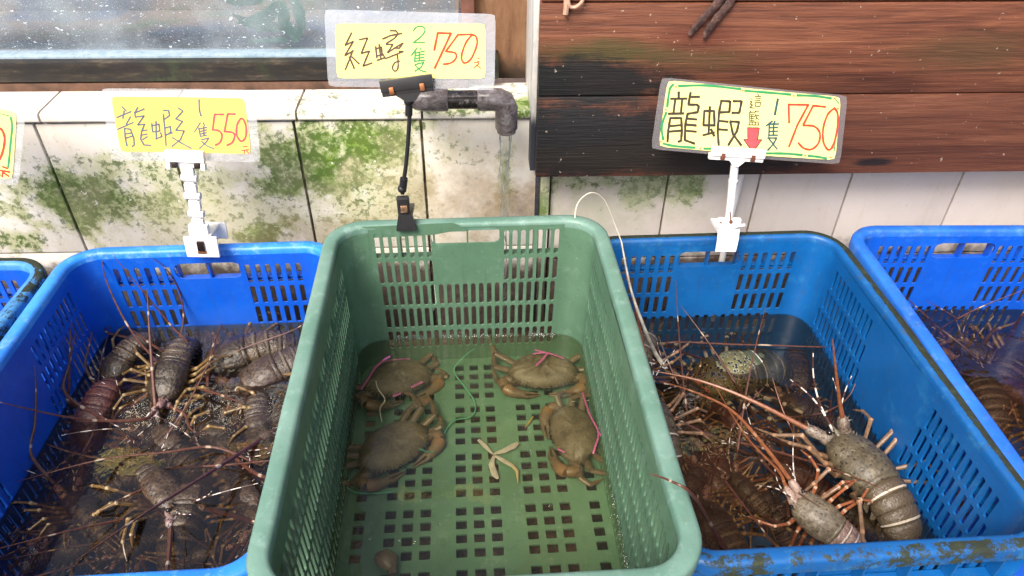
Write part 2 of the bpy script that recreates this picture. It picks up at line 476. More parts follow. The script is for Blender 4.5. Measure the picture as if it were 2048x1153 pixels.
# weed in the tank
b = MB(); rw = random.Random(2)
bx = aty(555, 45, 1.305)
for i in range(9):
    a0 = rw.uniform(-1.0, 1.3); L_ = rw.uniform(.05, .09)
    base = bx + Vector((rw.uniform(-.02, .035), rw.uniform(-.01, .02), rw.uniform(-.03, .06)))
    pts = [base + Vector((-sin(a0 + t * .5) * L_ * t, 0, -cos(a0 + t * .5) * L_ * t)) for t in (0, .25, .5, .75, 1)]
    b.tube(pts, [.004, .009, .011, .008, .001], 6, 0, None, .15, True, Vector((0, 1, 0)))
tag(b.build('water_plant', simple('pale_green_weed', (.30, .66, .42), .5, 0, .3, 30, .2)), 'pale green water weed drifting behind the dirty tank glass', 'plant')
# rusty board right of the tank
k = NM('rusty_board'); n1 = k.noise(1, 5, .7, co=k.scale((22, 22, 5))); n2 = k.noise(70, 4, .7)
c = k.ramp(n1, [(.3, (.09, .04, .018)), (.5, (.20, .10, .05)), (.7, (.30, .18, .10))]); c = k.mix(k.step(n2, .64, .70), c, (.03, .02, .015))
zz = k.sep()[2]; c = k.mix(k.math('MULTIPLY', k.step(k.math('ADD', zz, k.math('MULTIPLY', n2, .03)), .555, .515), .85), c, (.022, .018, .012))
k.set(Base_Color=c, Roughness=.75, Normal=k.bump(n2, .4)); M['board'] = k.m
b = MB(); b.box((.036, 1.288, .78), (.105, .03, .575), 0, .002)
tag(b.build('rusty_board', M['board']), 'rust brown upright board between fish tank and wooden box', 'board')

# ------------------------------------------------------------------ wooden box
def wood_mat():
    k = NM('wet_red_wood')
    co = k.scale((1.6, 8, 26)); g1 = k.noise(1, 7, .65, co=co, dist=1.2)
    co2 = k.scale((9, 30, 210)); g2 = k.noise(1, 5, .7, co=co2, dist=.6)
    med = k.noise(7, 5, .7); fine = k.noise(40, 5, .75)
    c = k.ramp(k.math('ADD', k.math('MULTIPLY', g1, .62), k.math('MULTIPLY', g2, .38)), [(.30, (.026, .009, .006)), (.44, (.088, .030, .017)), (.54, (.155, .055, .029)), (.66, (.25, .102, .055)), (.8, (.34, .18, .11))])
    x, y, z = k.sep()
    # upper board is paler than the lower ones
    c = k.mix(k.math('MULTIPLY', k.step(z, .60, .52), .42), c, (.055, .020, .013))
    wob = k.math('ADD', k.math('ADD', k.math('MULTIPLY_ADD', med, 1.3, -.65), k.math('MULTIPLY_ADD', fine, .9, -.45)), k.math('MULTIPLY_ADD', k.noise(1, 5, .8, co=k.scale((14, 60, 240))), 1.2, -.6))
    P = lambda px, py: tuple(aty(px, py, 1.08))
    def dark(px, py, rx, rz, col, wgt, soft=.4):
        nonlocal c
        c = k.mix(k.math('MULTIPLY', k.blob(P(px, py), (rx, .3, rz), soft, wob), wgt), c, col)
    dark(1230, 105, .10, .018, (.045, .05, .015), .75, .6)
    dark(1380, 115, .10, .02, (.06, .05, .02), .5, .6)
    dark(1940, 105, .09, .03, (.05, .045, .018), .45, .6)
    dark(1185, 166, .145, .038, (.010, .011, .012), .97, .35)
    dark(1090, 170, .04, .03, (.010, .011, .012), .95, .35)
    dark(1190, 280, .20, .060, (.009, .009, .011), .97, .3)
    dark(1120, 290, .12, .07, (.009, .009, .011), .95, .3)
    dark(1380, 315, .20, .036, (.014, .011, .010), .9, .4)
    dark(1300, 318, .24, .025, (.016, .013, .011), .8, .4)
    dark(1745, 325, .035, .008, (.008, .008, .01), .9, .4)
    dark(1400, 80, .06, .02, (.09, .02, .012), .6, .6)
    dots = k.noise(120, 2, .6)
    c = k.mix(k.math('MULTIPLY', k.step(dots, .715, .74), .5), c, (.5, .42, .34))
    k.set(Base_Color=c, Roughness=k.math('MULTIPLY_ADD', fine, .35, .36), Specular_IOR_Level=.35, Normal=k.bump(k.math('ADD', g2, k.math('MULTIPLY', g1, .7)), .55, .003))
    return k.m
M['wood'] = wood_mat()
wb = empty('wooden_box', (.1, 1.08, .39), 0, 'dark wet red brown plank box above the right hand tiles', 'wooden box')
bpy.context.view_layer.update()
b = MB()
zs = [.3945, .5385, .681, .825, .965, 1.11, 1.25, 1.39]
for i in range(7):
    b.box((.93, 1.098, (zs[i] + zs[i + 1]) / 2), (1.68, .036, zs[i + 1] - zs[i] - .0022), 0, .003)
child(b, 'front_planks', M['wood'], wb)
b = MB(); b.box((.94, 1.20, .40), (1.66, .165, .012), 0)
child(b, 'bottom_board', M['wood'], wb)
k = NM('pale_peeling_end'); n1 = k.noise(1, 5, .7, co=k.scale((40, 40, 12))); 
zz = k.sep()[2]
c = k.ramp(n1, [(.3, (.34, .36, .40)), (.55, (.62, .60, .56)), (.75, (.75, .74, .72))]); c = k.mix(k.step(k.math('ADD', zz, k.math('MULTIPLY', n1, .05)), .53, .50), c, (.03, .035, .05))
k.set(Base_Color=c, Roughness=.6); M['endpaint'] = k.m
b = MB(); b.box((.0862, 1.19, .66), (.008, .17, .53), 0, .001, M=None)
child(b, 'end_panel', M['endpaint'], wb)
# rusty tongs hung over the planks
k = NM('rusted_iron'); n1 = k.noise(120, 5, .75)
k.set(Base_Color=k.ramp(n1, [(.35, (.02, .012, .012)), (.52, (.075, .035, .03)), (.68, (.16, .09, .07))]), Roughness=.7, Metallic=.2, Normal=k.bump(n1, .8, .003)); M['rust'] = k.m
tongs = empty('rusty_tongs', aty(1430, 30, 1.07), 0, 'rusted old tongs hanging open against the top plank', 'tongs'); bpy.context.view_layer.update()
for pts in ([(1378, 70), (1400, 44), (1425, 18), (1446, -6), (1475, -40), (1530, -105), (1565, -170)], [(1409, 76), (1418, 58), (1443, 26), (1462, 2), (1480, -35), (1500, -110), (1505, -180)]):
    b = MB(); P = smooth_path([aty(x, y, 1.0745) for x, y in pts], 5)
    rj = random.Random(9)
    b.tube(P, [(.0042 + .0022 * min(1, i / 9)) * rj.uniform(.82, 1.15) for i in range(len(P))], 7, 0, None, .55, up=Vector((0, 1, 0)))
    child(b, 'jaw', M['rust'], tongs, 50)
b = MB(); b.ball(aty(1478, -38, 1.072), .009, 0, 10, 6, (1, .6, 1)); child(b, 'pivot', M['rust'], tongs)
b = MB()
b.tube(smooth_path([aty(x, y, 1.073) for x, y in ((1131, 29), (1133, 10), (1134, -30))], 4), .0042, 8)
b.tube(smooth_path([aty(x, y, 1.071) for x, y in ((1166, -12), (1164, 4), (1150, 15), (1138, 10), (1137, -20))], 5), .0026, 8)
tag(b.build('cord_loop', simple('pale_cord', (.45, .28, .20), .6, 0, .3, 90, .3)), 'pale brown cord loop hanging at the top left of the planks', 'cord')

# ------------------------------------------------------------------ water pipe and running water
k = NM('slimy_grey_pipe'); n1 = k.noise(1, 5, .75, co=k.scale((70, 70, 90), rot=(0, .5, 0)), dist=1.0); n2 = k.noise(120, 4, .7)
c = k.ramp(n1, [(.32, (.04, .032, .029)), (.44, (.13, .105, .098)), (.58, (.23, .20, .20)), (.70, (.36, .35, .38))])
k.set(Base_Color=c, Roughness=.28, Normal=k.bump(n1, .08, .001)); M['pipe'] = k.m
k = NM('dark_slimy_pipe'); n1 = k.noise(90, 4, .75)
k.set(Base_Color=k.ramp(n1, [(.4, (.012, .010, .010)), (.58, (.05, .038, .034)), (.72, (.4, .38, .36))]), Roughness=.2); M['pipe2'] = k.m
PY = 1.085
pz = .5325
pipe = empty('water_pipe', (.0, PY, pz), 0, 'slimy grey plastic pipe with an elbow pouring water', 'pipe'); bpy.context.view_layer.update()
def X(px): return aty(px, 197, PY).x
b = MB(); b.tube([(X(890), PY, pz), (X(965), PY, pz)], .0145, 20); child(b, 'pipe', M['pipe2'], pipe)
b = MB(); b.tube([(X(896), PY, pz), (X(893), PY, pz), (X(850), PY, pz), (X(838), PY + .004, pz), (X(828), PY + .016, pz), (X(825), PY + .04, pz), (X(825), PY + .12, pz)], [.0165, .0178, .018, .018, .0178, .0175, .0175], 20)
child(b, 'coupling', M['pipe'], pipe, 50)
b = MB()
xe = X(1013)
b.tube([(X(955), PY, pz), (X(957), PY, pz), (X(985), PY, pz), (xe - .012, PY, pz - .001), (xe - .004, PY, pz - .005), (xe, PY, pz - .013), (xe, PY, pz - .048), (xe, PY, pz - .050)], [.017, .018, .018, .0185, .0188, .0182, .018, .0165], 20)
b.tube([(xe, PY, pz - .049), (xe, PY, pz - .056)], [.0155, .015], 20)
child(b, 'elbow', M['pipe'], pipe, 50)
def water_mat(name, tint, ior=1.33, bsc=30, bst=.2, rough=.02, bdist=.004, stretch=(1, 1, 1), tone=None, murk=None):
    k = NM(name)
    h = k.math('ADD', k.noise(1, 3, .5, co=k.scale(tuple(bsc * s for s in stretch)), dist=.4), k.math('MULTIPLY', k.noise(1, 2, .5, co=k.scale(tuple(bsc * 3.1 * s for s in stretch))), .35))
    nm = k.bump(h, bst, bdist)
    tr = k.n('BsdfTransparent', 0, Color=tint)
    gl = k.n('BsdfGlossy', 0, Color=(1, 1, 1), Roughness=rough, Normal=nm)
    fr = k.n('Fresnel', 0, IOR=ior, Normal=nm)
    z = k.n('MixShader', 0, i0=fr, i1=tr, i2=gl)
    if murk: z = k.n('MixShader', 0, i0=k.math('MULTIPLY_ADD', k.noise(9, 4, .6), murk[3] * 1.2, murk[3] * .4), i1=z, i2=k.n('BsdfDiffuse', 0, Color=murk[:3]))
    if tone: z = k.n('MixShader', 0, i0=k.math('MULTIPLY', k.step(h, .55, .95), tone), i1=z, i2=k.n('BsdfTranslucent', 0, Color=(.9, .93, .95)))
    k.L.new(z, k.out.inputs[0]); return k.m
M['stream'] = water_mat('running_water', (.97, .985, .99), 1.22, 60, .6, .05, .010, (1, 1, .25), tone=.6)
b = MB()
P = []; Rr = []
for i in range(30):
    t = i / 29; P.append((xe - .002 - .004 * t + .0012 * sin(t * 21), PY, pz - .054 - .38 * t)); Rr.append((.0098 - .0045 * t ** .7) * (1 + .12 * sin(t * 34) * (1 - t)))
b.tube(P, Rr, 14)
tag(b.build('water_stream', M['stream'], sharp=0), 'clear stream of water falling from the pipe elbow behind the green crate', 'water')

# ------------------------------------------------------------------ crates
CL, CW, CH, RIM, RC = .624, .425, .31, .022, .040
TAP = .004
TH = .0032
def half(z):
    t = 1 - z / CH
    return CW / 2 - RIM - TAP * t, CL / 2 - RIM - TAP * t
def wall_map(side):
    def f(u, z, d):
        a, bb = half(z)
        if side in 'FN':
            s = 1 if side == 'F' else -1
            ua = u * (a - RC) / (CW / 2 - RIM - RC)
            return (ua, s * (bb + d), z)
        s = 1 if side == 'R' else -1
        ua = u * (bb - RC) / (CL / 2 - RIM - RC)
        return (s * (a + d), ua, z)
    return f
def cell(mb, mp_, c, hole, r, mi=0, n=3):
    u0, u1, z0, z1 = c
    if hole is None:
        mb.add([mp_(u0, z0, 0), mp_(u1, z0, 0), mp_(u1, z1, 0), mp_(u0, z1, 0), mp_(u0, z0, TH), mp_(u1, z0, TH), mp_(u1, z1, TH), mp_(u0, z1, TH)], [(0, 1, 2, 3), (7, 6, 5, 4)], mi)
        return
    a, b_, c_, d = hole
    cor = [(u0, z0), (u1, z0), (u1, z1), (u0, z1)]
    cen = [(a + r, c_ + r, pi), (b_ - r, c_ + r, 1.5 * pi), (b_ - r, d - r, 0), (a + r, d - r, .5 * pi)]
    hp = []
    for x, y, a0 in cen:
        for i in range(n):
            th = a0 + (pi / 2) * i / (n - 1); hp.append((x + r * cos(th), y + r * sin(th)))
    K = len(hp)
    vs = [mp_(x, y, 0) for x, y in cor] + [mp_(x, y, 0) for x, y in hp] + [mp_(x, y, TH) for x, y in cor] + [mp_(x, y, TH) for x, y in hp]
    o2 = 4 + K
    fs = []
    for q in range(4):
        for i in range(n - 1):
            fs.append((q, 4 + q * n + i + 1, 4 + q * n + i)); fs.append((o2 + q, o2 + 4 + q * n + i, o2 + 4 + q * n + i + 1))
        q2 = (q + 1) % 4
        e = 4 + q * n + n - 1; s_ = 4 + q2 * n
        fs.append((q, q2, s_, e)); fs.append((o2 + q, o2 + e, o2 + s_, o2 + q2))
    for i in range(K):
        j = (i + 1) % K
        fs.append((4 + i, 4 + j, o2 + 4 + j, o2 + 4 + i))
    mb.add(vs, fs, mi)
def band_cells(mb, mp_, U0, U1, z0, z1, holes):
    """one horizontal band of the wall with its holes (u0,u1,z0,z1,r) from left to right"""
    holes = sorted(holes)
    cur = U0
    for i, h in enumerate(holes):
        left = max(cur, h[0] - .006)
        right = h[1] + .006
        if i + 1 < len(holes): right = min(right, (h[1] + holes[i + 1][0]) / 2)
        right = min(right, U1)
        if left - cur > 1e-6: cell(mb, mp_, (cur, left, z0, z1), None, 0)
        cell(mb, mp_, (left, right, z0, z1), h[:4], h[4])
        cur = right
    if U1 - cur > 1e-6: cell(mb, mp_, (cur, U1, z0, z1), None, 0)
def slots(cu, n, pitch, w, z0, z1, r=None):
    return [(cu + (i - (n - 1) / 2) * pitch - w / 2, cu + (i - (n - 1) / 2) * pitch + w / 2, z0, z1, (r or w / 2) * .96) for i in range(n)]
ZF = .034
ZT = CH - .012
def wall(mb, side, style):
    f = wall_map(side)
    U = (CW / 2 - RIM - RC) if side in 'FN' else (CL / 2 - RIM - RC)
    bands = []
    if style == 'green':
        if side in 'FN':
            rows = [(.2495, .296), (.2005, .2445), (.155, .197), (.108, .150), (.063, .1015)]
            pitch = .0131
            for i, (a, b_) in enumerate(rows):
                if i < 2:
                    hs = slots(-.1, 7, pitch, .0078, a, b_) + slots(.1, 7, pitch, .0078, a, b_)
                    if i == 0: hs.append((-.056, .050, .274, .302, .008))
                else: hs = slots(0, 22, pitch, .0078, a, b_)
                bands.append((a, b_, hs))
        else:
            rows = [(.222, .266), (.172, .217), (.122, .167), (.073, .117), (.040, .068)]
            for i, (a, b_) in enumerate(rows): bands.append((a, b_, slots(0, 39, .0128, .0074, a, b_)))
    else:
        rows = [(.240, .278), (.196, .233), (.152, .189), (.107, .143), (.063, .098), (.04, .056)]
        if side in 'FN':
            for i, (a, b_) in enumerate(rows):
                if i < 3:
                    hs = slots(-.1075, 6, .0168, .0086, a, b_, .0025) + slots(.1075, 6, .0168, .0086, a, b_, .0025)
                    if i == 0: hs.append((-.055, .055, .252, .284, .012))
                else: hs = slots(0, 17, .0165, .0086, a, b_, .0025)
                bands.append((a, b_, hs))
        else:
            for i, (a, b_) in enumerate(rows):
                if i < 3: hs = slots(.165, 10 + i, .0140, .0070, a, b_, .0018) + slots(-.155, 11 + i, .0140, .0070, a, b_, .0018)
                else: hs = slots(0, 36, .0140, .0070, a, b_, .0018)
                bands.append((a, b_, hs))
    # band limits half-way between rows
    top = ZT
    for i, (a, b_, hs) in enumerate(bands):
        hi = max(h[3] for h in hs); lo = a
        ztop = hi + .002
        if top - ztop > 1e-6: cell(mb, f, (-U, U, ztop, top), None, 0)
        zb = (a + bands[i + 1][1]) / 2 if i + 1 < len(bands) else a - .002
        zb = max(zb, a - .002) if True else zb
        band_cells(mb, f, -U, U, a - .002, ztop, hs)
        top = a - .002
    cell(mb, f, (-U, U, 0, top), None, 0)
def corners_(mb):
    n = 10
    for sx in (1, -1):
        for sy in (1, -1):
            vs = []; fs = []
            zl = [0, .1, .2, ZT]
            for d in (0, TH):
                for z in zl:
                    a, b_ = half(z)
                    for i in range(n + 1):
                        th = pi / 2 * i / n
                        vs.append((sx * (a - RC + (RC + d) * cos(th)), sy * (b_ - RC + (RC + d) * sin(th)), z))
            m = n + 1
            for L_ in range(2):
                for q in range(3):
                    for i in range(n):
                        o = L_ * 4 * m + q * m + i
                        fs.append((o, o + 1, o + m + 1, o + m))
            mb.add(vs, fs)
def rloop(o, z, z_for=None, n=10):
    a, b_ = CW / 2 - RIM, CL / 2 - RIM
    pts = []
    r = RC + o
    for cx, cy, a0 in ((a - RC, b_ - RC, 0), (-a + RC, b_ - RC, pi / 2), (-a + RC, -b_ + RC, pi), (a - RC, -b_ + RC, 1.5 * pi)):
        for i in range(n + 1):
            th = a0 + pi / 2 * i / n
            pts.append(Vector((cx + r * cos(th), cy + r * sin(th), z)))
    # subdivide straight runs so worn edges can wobble a little
    out = []
    for i in range(len(pts)):
        p, q = pts[i], pts[(i + 1) % len(pts)]
        out.append(p)
        if (q - p).length > .1:
            for j in range(1, 12): out.append(p.lerp(q, j / 12))
    return out
def crate(name, label, loc, rz, style, mbody, mrim, share=None):
    t = empty(name, loc, rz, label, 'crate', 'plastic crates in a row on the ground')
    if share is None:
        mb = MB()
        for sd_ in 'FNLR': wall(mb, sd_, style)
        corners_(mb)
        # floor with rectangular holes
        a, b_ = half(ZF)
        cols = [-.163] + [g_ + d for g_ in (-.0955, .003, .101) for d in (-.0245, 0, .0245)] + [.168]
        fl = lambda u, v, d: (u, v, ZF - d)
        y0 = .9055 - .643
        ycur = b_ + .002
        for gi in range(6):
            for r_ in range(4):
                yc = y0 - gi * .0965 - r_ * .0218
                if yc < -b_ + .012: continue
                hs = [(x - .0075, x + .0075, yc - .0068, yc + .0068, .0012) for x in cols]
                if ycur - (yc + .0088) > 1e-6: cell(mb, fl, (-a - .002, a + .002, yc + .0088, ycur), None, 0)
                band_cells(mb, fl, -a - .002, a + .002, yc - .0088, yc + .0088, hs)
                ycur = yc - .0088
        cell(mb, fl, (-a - .002, a + .002, -b_ - .002, ycur), None, 0)
        # outer flange and ribs below the rim
        f1 = [rloop(TH, CH - .062), rloop(.018, CH - .062), rloop(.018, CH - .067), rloop(TH, CH - .067)]
        n = len(f1[0]); vs = [p for l in f1 for p in l]
        fs = []
        for q in range(3):
            for i in range(n): fs.append((q * n + i, q * n + (i + 1) % n, (q + 1) * n + (i + 1) % n, (q + 1) * n + i))
        mb.add(vs, fs)
        A, B = CW / 2 - RIM, CL / 2 - RIM
        for i in range(-3, 4):
            for s in (1, -1): mb.box((i * .052, s * (B + TH + .007), CH - .036), (.0025, .014, .052))
        for i in range(-4, 5):
            for s in (1, -1): mb.box((s * (A + TH + .007), i * .062, CH - .036), (.014, .0025, .052))
        body = mb.build('basket', mbody, t, 40)
        # rim
        prof = [(.0002, -.0125), (.0006, -.005), (.0022, -.0014), (.0055, 0), (.0165, 0), (.0200, -.0016), (.0216, -.005), (.0220, -.020), (.0200, -.0205), (.0195, -.006), (.0165, -.0035), (.0055, -.0035), (.0036, -.0125)]
        loops = [rloop(o, CH + z) for o, z in prof]
        n = len(loops[0]); vs = []
        for l in loops:
            for p in l:
                w = noise.noise(p * 9) * .0012 + noise.noise(p * 40) * .0003
                vs.append((p.x + w, p.y - w, p.z + w))
        fs = []
        K = len(loops)
        for q in range(K):
            for i in range(n): fs.append((q * n + i, q * n + (i + 1) % n, ((q + 1) % K) * n + (i + 1) % n, ((q + 1) % K) * n + i))
        rb = MB(); rb.add(vs, fs, 0, [(1.0 if 4 <= q <= 8 else 0.0) for q in range(K) for _ in range(n)]); rim = rb.build('rim', mrim, t, 50)
    else:
        body = share[0].copy(); rim = share[1].copy()
        for o, m in ((body, mbody), (rim, mrim)):
            COL.objects.link(o); o.parent = t
            o.material_slots[0].link = 'OBJECT'; o.material_slots[0].material = m
    return t, body, rim
GZ = .0865
green, gb, gr = crate('plastic_crate', 'weathered sea green crate in the middle with a cracked rim, holding crabs', (-.0167, .6479, GZ), RAD(1.412), 'green', M['green'], M['green_rim'])
CW = .445
lblue, lb, lr = crate('plastic_crate', 'bright blue crate left of the green one, crammed with brown lobsters', (-.4540, .7150, 0), RAD(1.579), 'blue', M['blue_a'], M['blue_a_rim'])
SH = (lb, lr)
rblue, _, _ = crate('plastic_crate', 'blue crate right of the green one with dark moss along its rim', (.3980, .7250, 0), RAD(1.311), 'blue', M['blue_b'], M['blue_b_rim'], SH)
fblue, _, _ = crate('plastic_crate', 'blue crate at the right picture edge, to the right of the mossy blue crate', (.8445, .7370, 0), RAD(-1.35), 'blue', M['blue_a'], M['blue_c_rim'], SH)
eblue, _, _ = crate('plastic_crate', 'blue crate corner at the left picture edge below the cut off price sign', (-.9158, .6860, 0), RAD(-.825), 'blue', M['blue_a'], M['blue_d_rim'], SH)
bpy.context.view_layer.update()

# cracked old rim pieces on the green crate
b = MB()
yi = .9605 - RIM - .001
def gp(px, py, dy=0.0): return aty(px, py, yi - dy)
edge = [(703, 455), (905, 446), (911, 448), (918, 451), (924, 457), (934, 457), (938, 463), (900, 464), (868, 470), (800, 474), (706, 478), (703, 468), (706, 455)]
front = [gp(x, y, .0024) for x, y in edge]; back = [gp(x, y, -.002) for x, y in edge]
n = len(edge)
b.add(front + back, [tuple(range(n)), tuple(range(2 * n - 1, n - 1, -1))] + [(i, (i + 1) % n, n + (i + 1) % n, n + i) for i in range(n)], 0, None, False)
child(b, 'broken_rim_piece', M['green'], green, 20)
PCR = simple('pale_crack', (.34, .48, .38), .7); RCR = simple('rusty_crack', (.16, .11, .05), .7)
for pts in ([(706, 478), (700, 505), (703, 540), (712, 570), (718, 590), (727, 640)], [(873, 500), (868, 535), (874, 545), (869, 570), (872, 605), (866, 622)]):
    b = MB(); P = smooth_path([gp(x, y, -.0003) for x, y in pts], 4)
    b.tube(P, .0008, 5)
    child(b, 'crack', PCR, green)
for pts in ([(1158, 448), (1163, 458), (1160, 468), (1166, 472), (1161, 480)], [(1166, 490), (1160, 500), (1154, 506)]):
    b = MB(); P = smooth_path([gp(x, y, -.0003) for x, y in pts], 4)
    b.tube(P, .0013, 5)
    child(b, 'crack', RCR, green)

# ------------------------------------------------------------------ water in the crates
def ripple_sheet(name, par_loc, rz, z, mat, label, seed, clip=.0015):
    """sheet just inside the crate walls with low real ripples"""
    mb = MB(); A, B = half(z - par_loc[2]); A -= clip; B -= clip
    nx, ny = 40, 60
    vs = []
    for j in range(ny + 1):
        for i in range(nx + 1):
            x = (-1 + 2 * i / nx) * A; y = (-1 + 2 * j / ny) * B
            ax, ay = abs(x) - (A - RC), abs(y) - (B - RC)
            if ax > 0 and ay > 0:
                d = math.hypot(ax, ay); m_ = max(ax, ay)
                if d > 0: x = math.copysign(A - RC + ax * m_ / d, x); y = math.copysign(B - RC + ay * m_ / d, y)
            h = .0006 * noise.noise(Vector((x * 14, y * 14, seed))) + .0003 * noise.noise(Vector((x * 38, y * 38, seed)))
            vs.append((x, y, h))
    fs = [(j * (nx + 1) + i, j * (nx + 1) + i + 1, (j + 1) * (nx + 1) + i + 1, (j + 1) * (nx + 1) + i) for j in range(ny) for i in range(nx)]
    mb.add(vs, fs)
    o = mb.build('water', mat, None, 0, recalc=False)
    o.location = (par_loc[0], par_loc[1], z); o.rotation_euler = (0, 0, rz)
    return tag(o, label, None, None, 'structure')
M['water_g'] = water_mat('clear_crate_water', (.88, .87, .70), 1.36, 14, .24, .008, murk=(.45, .48, .34, .018))
M['water_b'] = water_mat('brown_crate_water', (.70, .60, .47), 1.48, 20, .24, .008, murk=(.42, .34, .27, .010))
ZWG, ZWL, ZWR = .1705, .152, .140
CW = .425
ripple_sheet('water', (-.0167, .6479, GZ), RAD(1.412), ZWG, M['water_g'], 'clear water in the green crate', 1)
CW = .445
ripple_sheet('water', (-.4540, .7150, 0), RAD(1.579), ZWL, M['water_b'], 'brown water in the left blue crate', 2)
ripple_sheet('water', (.3980, .7250, 0), RAD(1.311), ZWR, M['water_b'], 'brown water in the mossy blue crate', 3)
ripple_sheet('water', (.8445, .7370, 0), RAD(-1.35), .136, M['water_b'], 'brown water in the far right crate', 4)
ripple_sheet('water', (-.9158, .6860, 0), RAD(-.825), .136, M['water_b'], 'brown water in the far left crate', 5)

# ------------------------------------------------------------------ price signs
def homog(src, dst):
    """homography of four point pairs, plain Gauss elimination"""
    A = []; Bv = []
    for (x, y), (u, v) in zip(src, dst):
        A.append([x, y, 1, 0, 0, 0, -u * x, -u * y]); Bv.append(u)
        A.append([0, 0, 0, x, y, 1, -v * x, -v * y]); Bv.append(v)
    n = 8
    for i in range(n):
        p = max(range(i, n), key=lambda r: abs(A[r][i])); A[i], A[p] = A[p], A[i]; Bv[i], Bv[p] = Bv[p], Bv[i]
        for r in range(n):
            if r != i:
                f = A[r][i] / A[i][i]
                for c in range(i, n): A[r][c] -= f * A[i][c]
                Bv[r] -= f * Bv[i]
    h = [Bv[i] / A[i][i] for i in range(n)]
    return lambda x, y: ((h[0] * x + h[1] * y + h[2]) / (h[6] * x + h[7] * y + 1), (h[3] * x + h[4] * y + h[5]) / (h[6] * x + h[7] * y + 1))
def film_mat():
    k = NM('laminate_film'); n1 = k.noise(14, 4, .6); n2 = k.noise(180, 3, .7)
    tr = k.n('BsdfTransparent', 0, Color=(.93, .95, .97))
    dif = k.n('BsdfDiffuse', 0, Color=(.52, .54, .60))
    gl = k.n('BsdfGlossy', 0, Color=(1, 1, 1), Roughness=.16, Normal=k.bump(k.math('ADD', n1, k.math('MULTIPLY', n2, .15)), .35, .004))
    a = k.n('MixShader', 0, i0=k.math('MULTIPLY_ADD', n1, .30, -.02), i1=tr, i2=dif)
    z = k.n('MixShader', 0, i0=.16, i1=a, i2=gl)
    k.L.new(z, k.out.inputs[0]); return k.m
M['film'] = film_mat()
def film2():
    k = NM('smoky_laminate_film'); n1 = k.noise(14, 4, .6)
    tr = k.n('BsdfTransparent', 0, Color=(.85, .84, .86)); dif = k.n('BsdfDiffuse', 0, Color=(.5, .48, .5))
    gl = k.n('BsdfGlossy', 0, Color=(1, 1, 1), Roughness=.15, Normal=k.bump(n1, .35, .004))
    a = k.n('MixShader', 0, i0=.14, i1=tr, i2=dif); z = k.n('MixShader', 0, i0=.06, i1=a, i2=gl)
    k.L.new(z, k.out.inputs[0]); return k.m
M['film2'] = film2()
def card(name, c, coat=.12):
    k = NM(name); n1 = k.noise(9, 3, .6); n2 = k.noise(120, 3)
    k.set(Base_Color=k.mix(k.step(n1, .3, .8), c, tuple(min(1, x * 1.06 + .01) for x in c)), Roughness=.5, Coat_Weight=coat, Coat_Roughness=.12, Coat_Normal=k.bump(k.noise(16, 3, .5), .3, .003)); return k.m
M['card_y'] = card('yellow_card', (.80, .53, .10))
M['card_p'] = card('pale_yellow_card', (.82, .74, .22))
M['card_l'] = card('lemon_card', (.80, .73, .27))
def ink(name, c): 
    k = NM(name); n1 = k.noise(150, 3)
    k.set(Base_Color=k.mix(n1, c, tuple(min(1, x * 1.5 + .02) for x in c)), Roughness=.5, Specular_IOR_Level=.25); return k.m
INK = {'k': ink('black_marker', (.03, .022, .014)), 'b': ink('blue_black_marker', (.06, .085, .13)), 'n': ink('brown_marker', (.07, .035, .03)), 'g': ink('green_marker', (.02, .19, .07)), 't': ink('teal_marker', (.012, .06, .075)),
       'r': ink('red_marker', (.52, .035, .018)), 'p': ink('pink_red_marker', (.50, .05, .06)), 'o': ink('orange_marker', (.50, .16, .04)), 'a': ink('red_fill', (.62, .05, .06))}
INKL = list(INK)
def ribbon(mb, pts, w, mi, place, dz):
    pts = smooth_path([Vector((x, y, 0)) for x, y in pts], 5) if len(pts) > 2 else [Vector((*pts[0], 0)), Vector((*pts[1], 0))]
    L_ = []; R_ = []
    n = len(pts)
    for i in range(n):
        t = pts[min(i + 1, n - 1)] - pts[max(i - 1, 0)]
        t = t.normalized() if t.length > 1e-9 else Vector((1, 0, 0))
        nr = Vector((-t.y, t.x, 0)); hw = w / 2 * (1 + .10 * sin(i * 1.3 + pts[0].x))
        p = pts[i]
        if i == 0: p = p - t * w * .3
        if i == n - 1: p = p + t * w * .3
        L_.append(p + nr * hw); R_.append(p - nr * hw)
    vs = [place(p.x, p.y, dz) for p in L_] + [place(p.x, p.y, dz) for p in R_]
    mb.add(vs, [(i, i + 1, n + i + 1, n + i) for i in range(n - 1)], mi, None, False)
def sharpen(pts):
    """polyline kept angular: doubles the inner points"""
    out = [pts[0]]
    for i in range(1, len(pts) - 1):
        p, q, r = Vector(pts[i - 1]), Vector(pts[i]), Vector(pts[i + 1])
        out += [tuple(q.lerp(p, .12)), tuple(q), tuple(q.lerp(r, .12))]
    out.append(pts[-1]); return out
